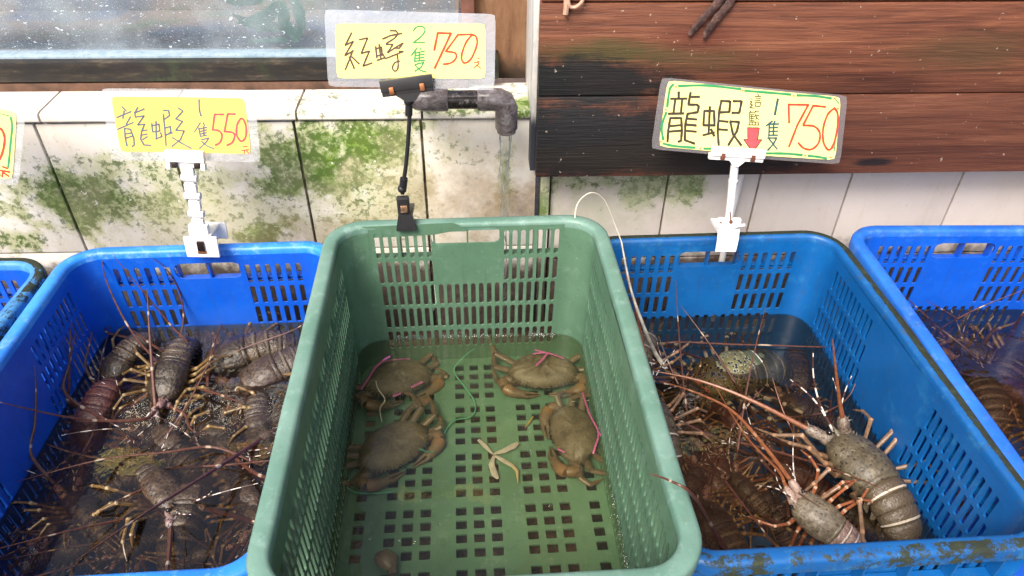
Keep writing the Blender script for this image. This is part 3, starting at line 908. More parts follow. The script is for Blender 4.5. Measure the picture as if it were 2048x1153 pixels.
def sign(label, zoomreg, zs, cardq, filmq, yplane, tilt, bend, mat_card, mat_film, strokes, polys=()):
    """zoomreg: left/top of the digitised patch; zs: its scale; strokes in patch units"""
    ox, oy = zoomreg
    def img(x, y): return ox + x / zs, oy + y / zs
    base = aty(*img(*((filmq[2][0] + filmq[3][0]) / 2, (filmq[2][1] + filmq[3][1]) / 2)), yplane)
    nrm = Vector((0, -cos(tilt), sin(tilt)))
    # film corners on the tilted plane
    def onplane(x, y):
        d = ray(*img(x, y)); t = (base - C0).dot(nrm) / d.dot(nrm); return C0 + d * t
    F = [onplane(*q) for q in filmq]
    Xa = (F[1] - F[0] + F[2] - F[3]).normalized(); Za = nrm.cross(Xa).normalized() * -1
    if Za.z < 0: Za = -Za
    o = empty('price_sign', base, 0, label, 'price sign', 'hand written price signs')
    Mw = Matrix((( Xa.x, -nrm.x, Za.x, base.x), (Xa.y, -nrm.y, Za.y, base.y), (Xa.z, -nrm.z, Za.z, base.z), (0, 0, 0, 1)))
    o.matrix_world = Mw
    inv = Mw.inverted()
    Wd = (F[1] - F[0]).length
    def place(x, y, dz):
        p = inv @ onplane(x, y)
        bulge = bend * (1 - (2 * p.x / Wd) ** 2) + bend * .35 * sin(p.x * 28 + 1)
        return (p.x, -dz + bulge - bend, p.z)
    def sheet(q, rad, dz, thick, mat, name, nx=24, ny=8):
        mb = MB(); vs = []
        for sdz in (dz, dz - thick):
            for j in range(ny + 1):
                for i in range(nx + 1):
                    u, v = i / nx, j / ny
                    # rounded corners
                    top = Vector(q[0]).lerp(Vector(q[1]), u); bot = Vector(q[3]).lerp(Vector(q[2]), u)
                    p = top.lerp(bot, v)
                    vs.append((p.x, p.y, sdz))
        Wq = (Vector(q[1]) - Vector(q[0])).length; Hq = (Vector(q[3]) - Vector(q[0])).length
        cenq = (Vector(q[0]) + Vector(q[1]) + Vector(q[2]) + Vector(q[3])) / 4
        out = []
        N1 = (nx + 1) * (ny + 1)
        ex = (Vector(q[1]) - Vector(q[0])) / Wq; ey = (Vector(q[3]) - Vector(q[0])) / Hq
        for k_, (x, y, sdz) in enumerate(vs):
            kk = k_ % N1; i = kk % (nx + 1); j = kk // (nx + 1)
            p = Vector((x, y))
            fx = ex if i == 0 else (-ex if i == nx else None); fy = ey if j == 0 else (-ey if j == ny else None)
            if fx is not None and fy is not None: p = p + (fx + fy) * rad * .3
            out.append(place(p.x, p.y, sdz))
        fs = []
        for L_ in range(2):
            for j in range(ny):
                for i in range(nx):
                    a = L_ * N1 + j * (nx + 1) + i; fs.append((a, a + 1, a + nx + 2, a + nx + 1))
        bd = [i for i in range(nx)] + [nx + j * (nx + 1) for j in range(ny)] + [ny * (nx + 1) + nx - i for i in range(nx)] + [(ny - j) * (nx + 1) for j in range(ny)]
        for a, b_ in zip(bd, bd[1:] + bd[:1]): fs.append((a, b_, N1 + b_, N1 + a))
        mb.add(out, fs)
        return mb.build(name, mat, o, 40)
    sheet(filmq, 40, 0.0, .0006, mat_film, 'laminate')
    sheet(cardq, 45, .0012, .0010, mat_card, 'card')
    mb = MB(); used = {}
    for q, (col, w, pts, ang) in enumerate(strokes):
        ribbon(mb, sharpen(pts) if ang and len(pts) > 2 else pts, w, INKL.index(col), place, .0016 + .00002 * (q % 12))
    for col, pts in polys:
        mb.add([place(x, y, .0015) for x, y in pts], [tuple(range(len(pts)))], INKL.index(col), None, False)
    mb.build('lettering', [INK[c] for c in INKL], o, 0)
    return o
def S(col, w, *lines, ang=True): return [(col, w, l, ang) for l in lines]
st3 = S('k', 24, [(290, 175), (290, 235)], [(212, 242), (370, 240)], [(255, 255), (238, 385)], [(325, 250), (312, 385)], [(190, 392), (338, 388)], [(205, 440), (185, 560), (178, 670)],
        [(205, 435), (315, 435), (322, 560), (312, 665), (285, 670)], [(205, 515), (315, 505)], [(200, 570), (315, 560)], [(408, 180), (388, 295)], [(395, 222), (495, 222)],
        [(388, 300), (470, 300), (490, 315), (478, 375), (378, 392), (355, 500), (350, 655), (445, 688)], [(380, 440), (468, 448)], [(372, 500), (462, 508)], [(368, 562), (462, 570)],
        [(545, 365), (535, 500)], [(545, 362), (640, 362), (645, 505)], [(535, 505), (645, 505)], [(600, 322), (585, 590)], [(532, 605), (640, 575)], [(610, 545), (640, 610)],
        [(712, 262), (690, 370), (675, 560), (685, 700)], [(712, 260), (800, 265), (790, 370), (700, 375)], [(830, 262), (912, 262), (888, 378), (818, 378)], [(690, 460), (775, 468)], [(688, 545), (770, 550)],
        [(800, 465), (885, 468), (865, 560), (780, 700)], [(800, 470), (825, 590), (905, 700)])
st3 += S('k', 9, [(1070, 190), (1080, 205)], [(1040, 215), (1105, 213)], [(1048, 237), (1098, 235)], [(1045, 257), (1095, 255)], [(1045, 275), (1048, 312), (1092, 312), (1097, 273), (1045, 275)], [(1003, 233), (1013, 243)],
        [(990, 265), (1015, 265), (995, 290), (1020, 298), (990, 325), (1040, 330)], [(1000, 360), (983, 387)], [(993, 372), (1030, 370)], [(1050, 355), (1038, 382)], [(1048, 367), (1080, 365)], [(990, 395), (990, 458)],
        [(990, 395), (1030, 395)], [(990, 415), (1030, 412)], [(990, 436), (1030, 433)], [(990, 458), (1035, 455)], [(1010, 395), (1010, 455)], [(1050, 392), (1038, 420)], [(1045, 407), (1085, 402)], [(1062, 410), (1050, 447)],
        [(1063, 427), (1078, 445)], [(990, 470), (990, 497)], [(990, 470), (1075, 468), (1075, 497)], [(1015, 470), (1015, 497)], [(1045, 470), (1045, 497)], [(975, 498), (1085, 498)])
st3 += S('k', 10, [(970, 525), (1085, 527), (1068, 645), (1110, 645), (1022, 770), (930, 645), (972, 640), (970, 525)])
st3 += S('t', 22, [(1270, 240), (1240, 395)]) + S('t', 17, [(1215, 460), (1155, 505)], [(1185, 490), (1180, 610)], [(1240, 460), (1235, 485)], [(1185, 490), (1280, 488)], [(1185, 526), (1270, 523)], [(1185, 563), (1270, 560)], [(1180, 600), (1268, 600)], [(1230, 480), (1225, 600)],
        [(1170, 628), (1260, 628), (1225, 690), (1170, 750)], [(1185, 640), (1265, 740)])
st3 += S('r', 21, [(1385, 475), (1378, 295), (1580, 300), (1470, 500), (1385, 715)]) + S('r', 21, [(1755, 322), (1630, 308), (1530, 500)]) + S('r', 21, [(1530, 505), (1640, 515), (1700, 580), (1690, 680), (1620, 745), (1540, 735), (1480, 680)], [(1850, 335), (1780, 400), (1735, 540), (1740, 680), (1795, 755), (1845, 690), (1880, 540), (1885, 400), (1850, 335)], ang=False)
st3 += S('g', 24, [(235, 100), (200, 150), (175, 320)], [(165, 380), (120, 520), (135, 650)], [(290, 115), (560, 108), (900, 142)], [(945, 158), (1200, 177), (1400, 195)], [(1465, 203), (1650, 212), (1815, 238)], [(135, 690), (250, 715), (450, 730)], [(540, 738), (620, 738)], [(1140, 780), (1350, 785), (1520, 802)], [(1585, 810), (1680, 822), (1770, 840)], ang=False)
st3 += S('g', 11, [(1860, 245), (1895, 290)], [(1862, 650), (1850, 770)])
st3 += [('o', 16, [(x - 6, y), (x + 6, y)], False) for x, y in ((262, 122), (920, 155), (1430, 208), (1850, 238), (162, 352), (110, 672), (505, 738), (1553, 808), (1815, 830), (1885, 340), (1838, 735))]
sign3 = sign('yellow card with green border and red arrow above the mossy blue crate, reading 750', (1300, 150), 4.995, [(180, 58), (1918, 225), (1862, 860), (90, 722)], [(118, 28), (1992, 213), (1915, 905), (15, 748)], 1.018, RAD(14), -.004, M['card_l'], M['film2'], st3,
             [('a', [(972, 527), (1083, 529), (1066, 647), (1106, 647), (1021, 765), (934, 647), (974, 642)])])
st2 = S('n', 19, [(365, 318), (295, 460)], [(295, 455), (385, 415), (290, 575), (385, 520)], [(375, 520), (350, 600), (295, 735)], [(340, 590), (395, 720)], [(370, 590), (450, 670)], [(455, 395), (545, 375), (475, 550), (565, 525), (495, 695), (595, 660)],
        [(635, 475), (650, 600)], [(640, 500), (700, 480), (710, 570), (650, 580)], [(675, 450), (695, 620)], [(655, 630), (740, 600), (715, 560)], [(800, 292), (865, 295), (890, 330)], [(715, 388), (800, 350), (930, 325)], [(890, 330), (850, 380), (755, 440)],
        [(755, 450), (830, 450), (770, 545), (900, 460), (945, 435), (900, 495), (850, 490)], [(750, 610), (850, 570), (950, 530), (900, 530)]) + S('n', 18, [(880, 560), (890, 700), (860, 755), (825, 720), (850, 660), (905, 640)], ang=False)
st2 += S('g', 17, [(1060, 300), (1100, 252), (1165, 248), (1195, 290), (1150, 360), (1060, 430)], ang=False) + S('g', 17, [(1060, 430), (1190, 430)], [(1105, 490), (1040, 575)], [(1085, 530), (1075, 640)], [(1085, 550), (1190, 525)], [(1135, 490), (1150, 510)], [(1085, 580), (1185, 560)], [(1085, 610), (1180, 598)], [(1075, 642), (1190, 632)], [(1130, 540), (1130, 635)],
        [(1080, 680), (1180, 655), (1150, 710), (1080, 755)], [(1085, 690), (1140, 745), (1210, 765)])
st2 += S('r', 25, [(1300, 515), (1340, 320), (1490, 325), (1400, 520), (1305, 720)]) + S('r', 22, [(1730, 335), (1570, 340), (1430, 530)]) + S('r', 22, [(1430, 530), (1520, 540), (1550, 565), (1545, 610), (1490, 660), (1405, 675)], [(1730, 340), (1660, 430), (1610, 580), (1640, 660), (1720, 610), (1785, 450), (1775, 360), (1730, 340)], ang=False)
st2 += S('r', 11, [(1785, 600), (1815, 610)], [(1755, 655), (1815, 640)], [(1790, 650), (1810, 665), (1750, 715)], [(1780, 680), (1830, 722)])
sign2 = sign('yellow card with green 2 and red 750 in the black clip', (640, 10), 5.689, [(178, 212), (1880, 212), (1882, 838), (200, 832)], [(55, 52), (1998, 105), (1985, 970), (100, 925)], .958, RAD(16), .004, M['card_p'], M['film'], st2)
st1 = S('b', 17, [(280, 260), (330, 310)], [(220, 388), (385, 318)], [(305, 310), (290, 400)], [(380, 380), (330, 470)], [(230, 530), (410, 450)], [(310, 520), (320, 640), (340, 730)], [(310, 520), (380, 530), (420, 640), (425, 720), (400, 738)], [(330, 585), (385, 575)], [(330, 635), (395, 615)],
        [(465, 270), (430, 330), (435, 375)], [(440, 330), (540, 288)], [(435, 385), (540, 370), (465, 480), (545, 470), (510, 560), (500, 650), (540, 720), (620, 725)], [(525, 550), (575, 540)], [(520, 600), (575, 590)], [(525, 655), (580, 620)],
        [(630, 465), (640, 560)], [(640, 490), (715, 470), (725, 555), (645, 565)], [(680, 440), (685, 650)], [(680, 650), (750, 620), (735, 575)], [(765, 305), (830, 310), (840, 370), (770, 420)], [(765, 350), (785, 540), (800, 730)], [(785, 520), (850, 500), (855, 570), (790, 610)], [(800, 600), (875, 575)],
        [(940, 275), (1000, 315), (915, 410), (995, 440), (915, 545), (1015, 555), (970, 660), (870, 740)], [(875, 635), (980, 700), (1100, 765)])
st1 += S('b', 20, [(1195, 180), (1200, 300), (1220, 375)], ang=False) + S('b', 15, [(1210, 455), (1140, 565)], [(1190, 520), (1210, 620)], [(1200, 530), (1290, 510)], [(1245, 455), (1260, 490)], [(1215, 560), (1290, 540)], [(1215, 590), (1285, 575)], [(1210, 620), (1290, 605)], [(1250, 500), (1255, 610)], [(1225, 660), (1310, 640), (1280, 690), (1200, 765)], [(1225, 680), (1290, 735), (1375, 768)])
st1 += S('p', 24, [(1495, 355), (1385, 355), (1360, 540)], [(1635, 350), (1545, 348), (1505, 560)]) + S('p', 24, [(1360, 540), (1440, 555), (1475, 610), (1450, 690), (1395, 725)], [(1505, 560), (1600, 570), (1630, 610), (1600, 690), (1535, 725)], [(1700, 405), (1660, 480), (1655, 600), (1710, 675), (1765, 620), (1770, 500), (1735, 410), (1700, 405)], ang=False)
st1 += S('p', 13, [(1735, 740), (1785, 735)], [(1715, 785), (1800, 775)], [(1750, 790), (1745, 822)], [(1775, 790), (1805, 820)])
sign1 = sign('faded orange yellow price card reading 550, held by the white link clip', (200, 170), 6.0235, [(148, 138), (1750, 160), (1830, 830), (265, 800)], [(30, 40), (1870, 60), (1945, 930), (140, 905)], 1.012, RAD(16), .003, M['card_y'], M['film'], st1)
st0 = S('r', 30, [(-60, 330), (0, 320), (45, 345), (75, 430), (65, 540), (30, 650), (-10, 700), (-70, 720), (-140, 650), (-160, 500), (-120, 380), (-60, 330)], ang=False) + S('r', 22, [(50, 765), (110, 785)], [(0, 805), (135, 825)], [(50, 830), (45, 880)], [(60, 835), (125, 875)])
st0 += S('g', 26, [(150, 195), (165, 300), (150, 450), (130, 650), (115, 770)], ang=False) + S('g', 12, [(-400, 70), (0, 150), (130, 178)]) + S('g', 22, [(-300, 860), (-100, 866), (20, 862)])
sign0 = sign('lemon yellow price card cut off by the left picture edge, showing a red 0', (0, 200), 5.77, [(-1500, -200), (220, 140), (165, 910), (-1540, 760)], [(-1600, -270), (325, 95), (235, 985), (-1640, 820)], .992, RAD(16), .003, M['card_p'], M['film'], st0)

# ------------------------------------------------------------------ sign clips
M['blackplastic'] = simple('black_plastic', (.016, .016, .018), .35, 0, .3, 60, .1)
M['copper'] = simple('rusty_copper_spring', (.42, .16, .07), .35, .8, .3, 90, .2)
M['rustspot'] = simple('rust_spot', (.13, .04, .02), .7, .2, .4, 120, .3)
M['darkmetal'] = simple('dark_metal', (.03, .02, .018), .4, .6, .4, 90, .2)
def frame_at(p, zdir, nrm=Vector((0, -1, .25))):
    Z = Vector(zdir).normalized(); Xx = Z.cross(-nrm).normalized() * -1
    if Xx.x < 0: Xx = -Xx
    Yy = Z.cross(Xx)
    return Matrix(((Xx.x, Yy.x, Z.x, p[0]), (Xx.y, Yy.y, Z.y, p[1]), (Xx.z, Yy.z, Z.z, p[2]), (0, 0, 0, 1)))
def cpart(mb, name, mats, par):
    return child(mb, name, mats, par)
# white link clip (left)
c1 = empty('sign_clip', aty(404, 490, .995), 0, 'white plastic clip with a chain of links holding the 550 card', 'sign clip', 'clips holding the price signs'); bpy.context.view_layer.update()
jc = aty(371, 318, 1.003); bc = aty(404, 480, 1.0)
Fj = frame_at(jc, (0.06, .25, 1)); b = MB()
b.box((0, 0, .004), (.057, .010, .018), 0, .002, Fj); b.box((0, .004, -.006), (.053, .008, .016), 0, .002, Fj)
for s in (-1, 1): b.box((s * .0255, 0, -.011), (.007, .010, .011), 0, .002, Fj)
cpart(b, 'jaw', M['whiteplastic'], c1)
for s in (-.016, .017):
    b = MB(); b.box((s, -.003, -.0095), (.0075, .007, .008), 0, .001, Fj)
    cpart(b, 'spring', M['darkmetal'], c1)
b = MB()
links = [(376, 340), (379, 356), (382, 376), (386, 392), (390, 410), (393, 428), (397, 446)]
P = [aty(x, y, 1.003) for x, y in links]
for i in range(len(P)):
    d = (P[min(i + 1, 6)] - P[max(i - 1, 0)]); Fl = frame_at(P[i], -d)
    if i % 2 == 0:
        b.box((0, 0, 0), (.0185, .009, .0165), 0, .0025, Fl)
    else:
        b.tube([Fl @ Vector((-.0115, 0, 0)), Fl @ Vector((.0115, 0, 0))], .0062, 12)
        b.box((0, 0, 0), (.014, .007, .022), 0, .002, Fl)
cpart(b, 'link_chain', M['whiteplastic'], c1)
b = MB(); Fb = frame_at(aty(400, 470, .999), (.08, .15, 1)); b.box((0, 0, .004), (.030, .012, .030), 0, .002, Fb)
Fb2 = frame_at(aty(404, 494, .986), (.03, .12, 1)); b.box((0, 0, 0), (.052, .005, .036), 0, .0015, Fb2); b.box((.0, .052, .004), (.05, .004, .03), 0, .0015, Fb2)
b.box((0, .028, .015), (.03, .05, .006), 0, .0015, Fb2)
cpart(b, 'clamp', M['whiteplastic'], c1)
b = MB(); b.box((0, -.0035, .003), (.011, .006, .017), 0, .001, Fb2); cpart(b, 'spring', M['darkmetal'], c1)
b = MB(); b.box((0, -.003, -.0085), (.014, .004, .004), 0, .001, Fb2); cpart(b, 'rust_stain', M['copper'], c1)
# black clip (middle)
c2 = empty('sign_clip', aty(812, 440, .935), 0, 'black clip with thin bendy stem holding the crab price card', 'sign clip', 'clips holding the price signs'); bpy.context.view_layer.update()
Fj = frame_at(aty(814, 172, .949), (-.07, .25, 1)); b = MB()
Rj = Fj @ Matrix.Rotation(RAD(-3), 4, 'Y')
b.box((0, 0, .003), (.0715, .009, .0165), 0, .0015, Rj); b.box((0, .003, -.006), (.0705, .010, .010), 0, .0015, Rj)
v = [(-.018, -.010), (.018, -.010), (.008, -.021), (-.004, -.021)]
b.add([Rj @ Vector((x, yy, z)) for yy in (-.003, .005) for x, z in v], [(0, 1, 2, 3), (7, 6, 5, 4), (0, 4, 5, 1), (1, 5, 6, 2), (2, 6, 7, 3), (3, 7, 4, 0)], 0, None, False)
cpart(b, 'jaw', M['blackplastic'], c2)
for s in (-.021, .0205):
    b = MB(); b.box((s, -.0045, -.0035), (.0065, .006, .0095), 0, .001, Rj)
    cpart(b, 'spring', M['copper'], c2)
b = MB()
P = smooth_path([aty(x, y, .952) for x, y in ((817, 196), (819, 230), (817, 270), (813, 320), (808, 360), (805, 388))], 4)
b.tube(P, .0031, 10)
b.tube([aty(818, 200, .952), aty(817.5, 231, .952)], .0052, 12); b.ball(aty(818, 203, .952), .0072, 0, 12, 8)
b.tube([aty(808, 357, .952), aty(805, 382, .952)], .0058, 12); b.ball(aty(804, 378, .952), .0068, 0, 12, 8)
cpart(b, 'stem', M['blackplastic'], c2)
b = MB(); Fc = frame_at(aty(807, 410, .945), (-.03, .12, 1))
b.box((0, 0, -.004), (.019, .010, .036), 0, .003, Fc)
for i in range(4): b.box((0, -.0055, .010 - i * .0032), (.015, .002, .0015), 0, 0, Fc)
Fc2 = frame_at(aty(812, 446, .9315), (-.01, .2, 1))
v = [(-.0105, .013), (.0105, .013), (.0150, -.010), (.0140, -.0125), (-.0140, -.0125), (-.0150, -.010)]
n = 6
b.add([Fc2 @ Vector((x, yy, z)) for yy in (-.003, .004) for x, z in v], [tuple(range(n)), tuple(range(2 * n - 1, n - 1, -1))] + [(i, (i + 1) % n, n + (i + 1) % n, n + i) for i in range(n)], 0, None, False)
b.box((0, .026, .010), (.02, .05, .006), 0, .001, Fc2)
cpart(b, 'clamp', M['blackplastic'], c2)
b = MB(); b.box((.001, -.006, -.004), (.0105, .004, .011), 0, .001, Fc); cpart(b, 'spring', simple('bright_copper', (.75, .45, .28), .25, .9), c2)
# white clip (right)
c3 = empty('sign_clip', aty(1457, 480, 1.0), 0, 'white clip with straight stem and wing nut holding the 750 arrow card', 'sign clip', 'clips holding the price signs'); bpy.context.view_layer.update()
Fj = frame_at(aty(1476, 309, 1.008), (.05, .22, 1)); b = MB()
Rj = Fj @ Matrix.Rotation(RAD(1.5), 4, 'Y')
b.box((0, 0, .003), (.085, .009, .014), 0, .0015, Rj); b.box((-.001, .004, -.006), (.087, .009, .010), 0, .0015, Rj)
v = [(-.0125, -.010), (.0125, -.010), (.004, -.019), (-.004, -.019)]
b.add([Rj @ Vector((x, yy, z)) for yy in (-.003, .005) for x, z in v], [(0, 1, 2, 3), (7, 6, 5, 4), (0, 4, 5, 1), (1, 5, 6, 2), (2, 6, 7, 3), (3, 7, 4, 0)], 0, None, False)
cpart(b, 'jaw', M['whiteplastic'], c3)
for s in (-.0245, .0235):
    b = MB(); b.box((s, -.004, -.004), (.0060, .006, .010), 0, .001, Rj)
    cpart(b, 'spring', M['rustspot'], c3)
b = MB(); b.tube([aty(1470, 325, 1.01), aty(1467, 355, 1.01), aty(1466, 362, 1.01), aty(1462, 400, 1.01), aty(1457, 440, 1.006)], [.0062, .0066, .0068, .0064, .0058], 14)
b.tube([aty(1466.5, 360, 1.01), aty(1466, 364, 1.01)], .0074, 14)
cpart(b, 'stem', M['whiteplastic'], c3)
b = MB(); Fc = frame_at(aty(1457, 447, 1.004), (.02, .2, 1)); b.box((0, 0, 0), (.040, .010, .020), 0, .004, Fc)
b.tube([Fc @ Vector((-.019, -.006, -.002)), Fc @ Vector((-.002, -.006, -.002))], .0055, 12)
Fc2 = frame_at(aty(1455, 480, .988), (.03, .15, 1))
vs = []
for j in range(7):
    t = j / 6; zz = .018 - .036 * t; yy = .004 - .012 * t + .010 * sin(t * pi) * -.3
    for x in (-.0175 - .002 * t, .0185 - .004 * t):
        vs += [(x, yy, zz)]
vs2 = [(x, y + .003, z) for x, y, z in vs]
fs = [(2 * j, 2 * j + 1, 2 * j + 3, 2 * j + 2) for j in range(6)]; fs += [tuple(14 + i for i in f[::-1]) for f in fs]
fs += [(2 * j, 2 * j + 2, 14 + 2 * j + 2, 14 + 2 * j) for j in range(6)] + [(2 * j + 1, 14 + 2 * j + 1, 14 + 2 * j + 3, 2 * j + 3) for j in range(6)] + [(0, 14, 15, 1), (12, 13, 27, 26)]
b.add([Fc2 @ Vector(p) for p in vs + vs2], fs)
b.box((0, .028, .013), (.033, .05, .006), 0, .0015, Fc2)
cpart(b, 'clamp', M['whiteplastic'], c3)
b = MB(); b.tube([aty(1461, 460, .998), aty(1475, 452, .994), aty(1491, 450, .99)], [.004, .0045, .004], 10, 0, None, .5); cpart(b, 'wing_nut', simple('grey_white_plastic', (.62, .64, .68), .3), c3)
b = MB(); b.ball(aty(1462, 444, .997), .0032, 0, 10, 6); b.tube([aty(1462, 442, .997), aty(1460, 424, 1.0)], .0009, 6); b.ball(aty(1441, 448, .9985), .0034, 0, 8, 6)
cpart(b, 'bolt', M['rustspot'], c3)

# ------------------------------------------------------------------ lobsters
def shell_mat(name, dark, mid, light, spot, spotsize=420, spotthr=.16, bandcol=None, stripe=0.0, wet=.28, pattern=None, rim=None, con=.11):
    k = NM(name)
    n1 = k.noise(60, 6, .8); n2 = k.noise(330, 4, .7); n3 = k.noise(26, 3)
    c = k.ramp(k.math('ADD', k.math('MULTIPLY', n1, .65), k.math('MULTIPLY', n2, .35)), [(.5 - con, dark), (.5, mid), (.5 + con, light)])
    v = k.vor(spotsize * .62); rnd = k.math('MULTIPLY', n3, .12)
    sp = k.step(k.math('SUBTRACT', v, rnd), spotthr * 1.35, spotthr * 1.35 - .08)
    c = k.mix(sp, c, spot)
    v2 = k.vor(spotsize * .55, co=k.scale(1.0, loc=(.3, .7, .2)))
    c = k.mix(k.math('MULTIPLY', k.step(v2, .13, .08), .8), c, light)
    if pattern:
        vp = k.n('TexVoronoi', 0, {'feature': 'F1'}, Vector=k.scale((1, 1, 1)), Scale=150.0)
        nn = k.math('ADD', vp, k.math('MULTIPLY', k.noise(120, 3), .5))
        blk = k.step(nn, .68, .62); edge = k.math('MULTIPLY', k.step(nn, .73, .68), 1.0)
        c = k.mix(edge, c, (.42, .42, .30)); c = k.mix(blk, c, (.006, .007, .008))
    bd = k.attr('band')
    if stripe:
        st = k.noise(1, 3, .6, co=k.scale((420, 30, 60)))
        c = k.mix(k.math('MULTIPLY', k.step(st, .5, .62), stripe), c, light)
    if bandcol:
        c = k.mix(k.step(bd, .45, .6), c, bandcol)
        c = k.mix(k.step(bd, .12, .40), c, tuple(x * .35 for x in dark)) if False else c
    k.set(Base_Color=c, Roughness=wet, Specular_IOR_Level=.5, Coat_Weight=.1, Coat_Roughness=.06, Normal=k.bump(k.math('ADD', k.math('ADD', n2, n1), k.math('MULTIPLY', v, .8)), .7, .0016))
    return k.m
def limb_mat(name, dark, light, tip=None):
    k = NM(name); n1 = k.noise(150, 4, .7); bd = k.attr('band')
    c = k.ramp(n1, [(.32, dark), (.66, light)])
    if tip: c = k.mix(k.step(bd, .4, .7), c, tip)
    k.set(Base_Color=c, Roughness=.35, Specular_IOR_Level=.5, Normal=k.bump(n1, .3, .0008)); return k.m
WHITE = simple('white_band', (.62, .58, .52), .4)
M['eye'] = simple('black_eye', (.008, .007, .006), .12)
PAL = {}
def pal(key, cara, abd, leg, ant, base):
    PAL[key] = [cara, abd, leg, ant, base, limb_mat(key + '_antennule', (.03, .012, .01), (.08, .03, .02), (.60, .55, .48)), M['eye']]
legB = limb_mat('golden_brown_limb', (.06, .032, .010), (.21, .125, .040), (.30, .22, .11))
antB = limb_mat('red_brown_antenna', (.045, .015, .009), (.11, .040, .022), (.36, .28, .2))
baseB = shell_mat('pink_brown_base', (.11, .055, .05), (.22, .12, .105), (.32, .19, .16), (.02, .012, .012), 330, .2)
pal('brown', shell_mat('brown_carapace', (.011, .007, .003), (.034, .022, .011), (.085, .058, .030), (.008, .006, .005), 300, .17), shell_mat('brown_abdomen', (.014, .009, .005), (.045, .029, .017), (.11, .078, .048), (.25, .21, .15), 520, .10, (.12, .09, .05), .35, .24), legB, antB, baseB)
pal('dark', shell_mat('dark_carapace', (.012, .009, .008), (.035, .026, .022), (.085, .065, .055), (.16, .12, .09), 360, .13), shell_mat('dark_abdomen', (.012, .008, .007), (.040, .024, .018), (.09, .055, .04), (.2, .15, .11), 520, .09, (.12, .08, .06), .3, .2), legB, antB, baseB)
pal('mauve', shell_mat('mauve_carapace', (.018, .010, .005), (.052, .032, .018), (.11, .074, .045), (.020, .014, .014), 260, .2), shell_mat('mauve_abdomen', (.014, .008, .005), (.040, .026, .016), (.095, .068, .045), (.25, .21, .16), 520, .10, (.13, .10, .065), .35, .26), legB, antB, shell_mat('mauve_base', (.13, .08, .075), (.25, .165, .15), (.36, .26, .23), (.03, .02, .02), 320, .2))
pal('red', shell_mat('red_carapace', (.030, .010, .008), (.075, .024, .018), (.13, .06, .045), (.15, .08, .05), 360, .12), shell_mat('red_abdomen', (.040, .010, .008), (.095, .028, .020), (.15, .06, .045), (.2, .1, .08), 520, .06, (.05, .02, .016), .3, .25), limb_mat('rust_limb', (.10, .030, .012), (.26, .10, .04), (.36, .24, .15)), antB, baseB)
greyleg = limb_mat('grey_orange_limb', (.09, .05, .025), (.22, .13, .075), (.32, .17, .09))
orangeant = limb_mat('orange_antenna', (.13, .038, .013), (.235, .082, .030), (.30, .14, .07))
pal('grey', shell_mat('grey_spotted_carapace', (.046, .036, .020), (.092, .074, .044), (.15, .125, .080), (.022, .014, .012), 230, .16), shell_mat('olive_abdomen', (.050, .036, .020), (.085, .062, .036), (.125, .095, .058), (.15, .12, .08), 520, .03, (.50, .43, .33), 0, .16, con=.3), greyleg, orangeant, shell_mat('grey_base', (.07, .052, .038), (.15, .115, .085), (.26, .21, .17), (.035, .02, .016), 330, .18))
pal('pink', shell_mat('pale_carapace', (.060, .048, .030), (.125, .10, .065), (.21, .17, .12), (.04, .03, .02), 240, .14), shell_mat('pink_abdomen', (.11, .06, .045), (.20, .125, .10), (.30, .22, .18), (.5, .4, .34), 400, .08, (.6, .5, .42), 0, .22), limb_mat('orange_limb', (.16, .042, .014), (.30, .10, .042), (.42, .30, .2)), orangeant, shell_mat('pale_pink_base', (.20, .13, .095), (.32, .22, .18), (.42, .32, .27), (.2, .09, .07), 330, .14))
pal('ornate', shell_mat('ornate_carapace', (.060, .055, .020), (.115, .105, .040), (.16, .15, .065), (.2, .2, .1), 240, .02, pattern=True), shell_mat('green_abdomen', (.035, .042, .022), (.060, .072, .038), (.09, .10, .055), (.1, .11, .06), 520, .02, (.60, .60, .50), 0, .2, con=.3), limb_mat('striped_limb', (.010, .011, .012), (.04, .045, .04), (.55, .56, .48)), antB, shell_mat('coral_base', (.30, .08, .05), (.48, .17, .11), (.58, .30, .22), (.02, .02, .02), 330, .22))
BC, BA, BL, BN, BB, BU, BE = range(7)

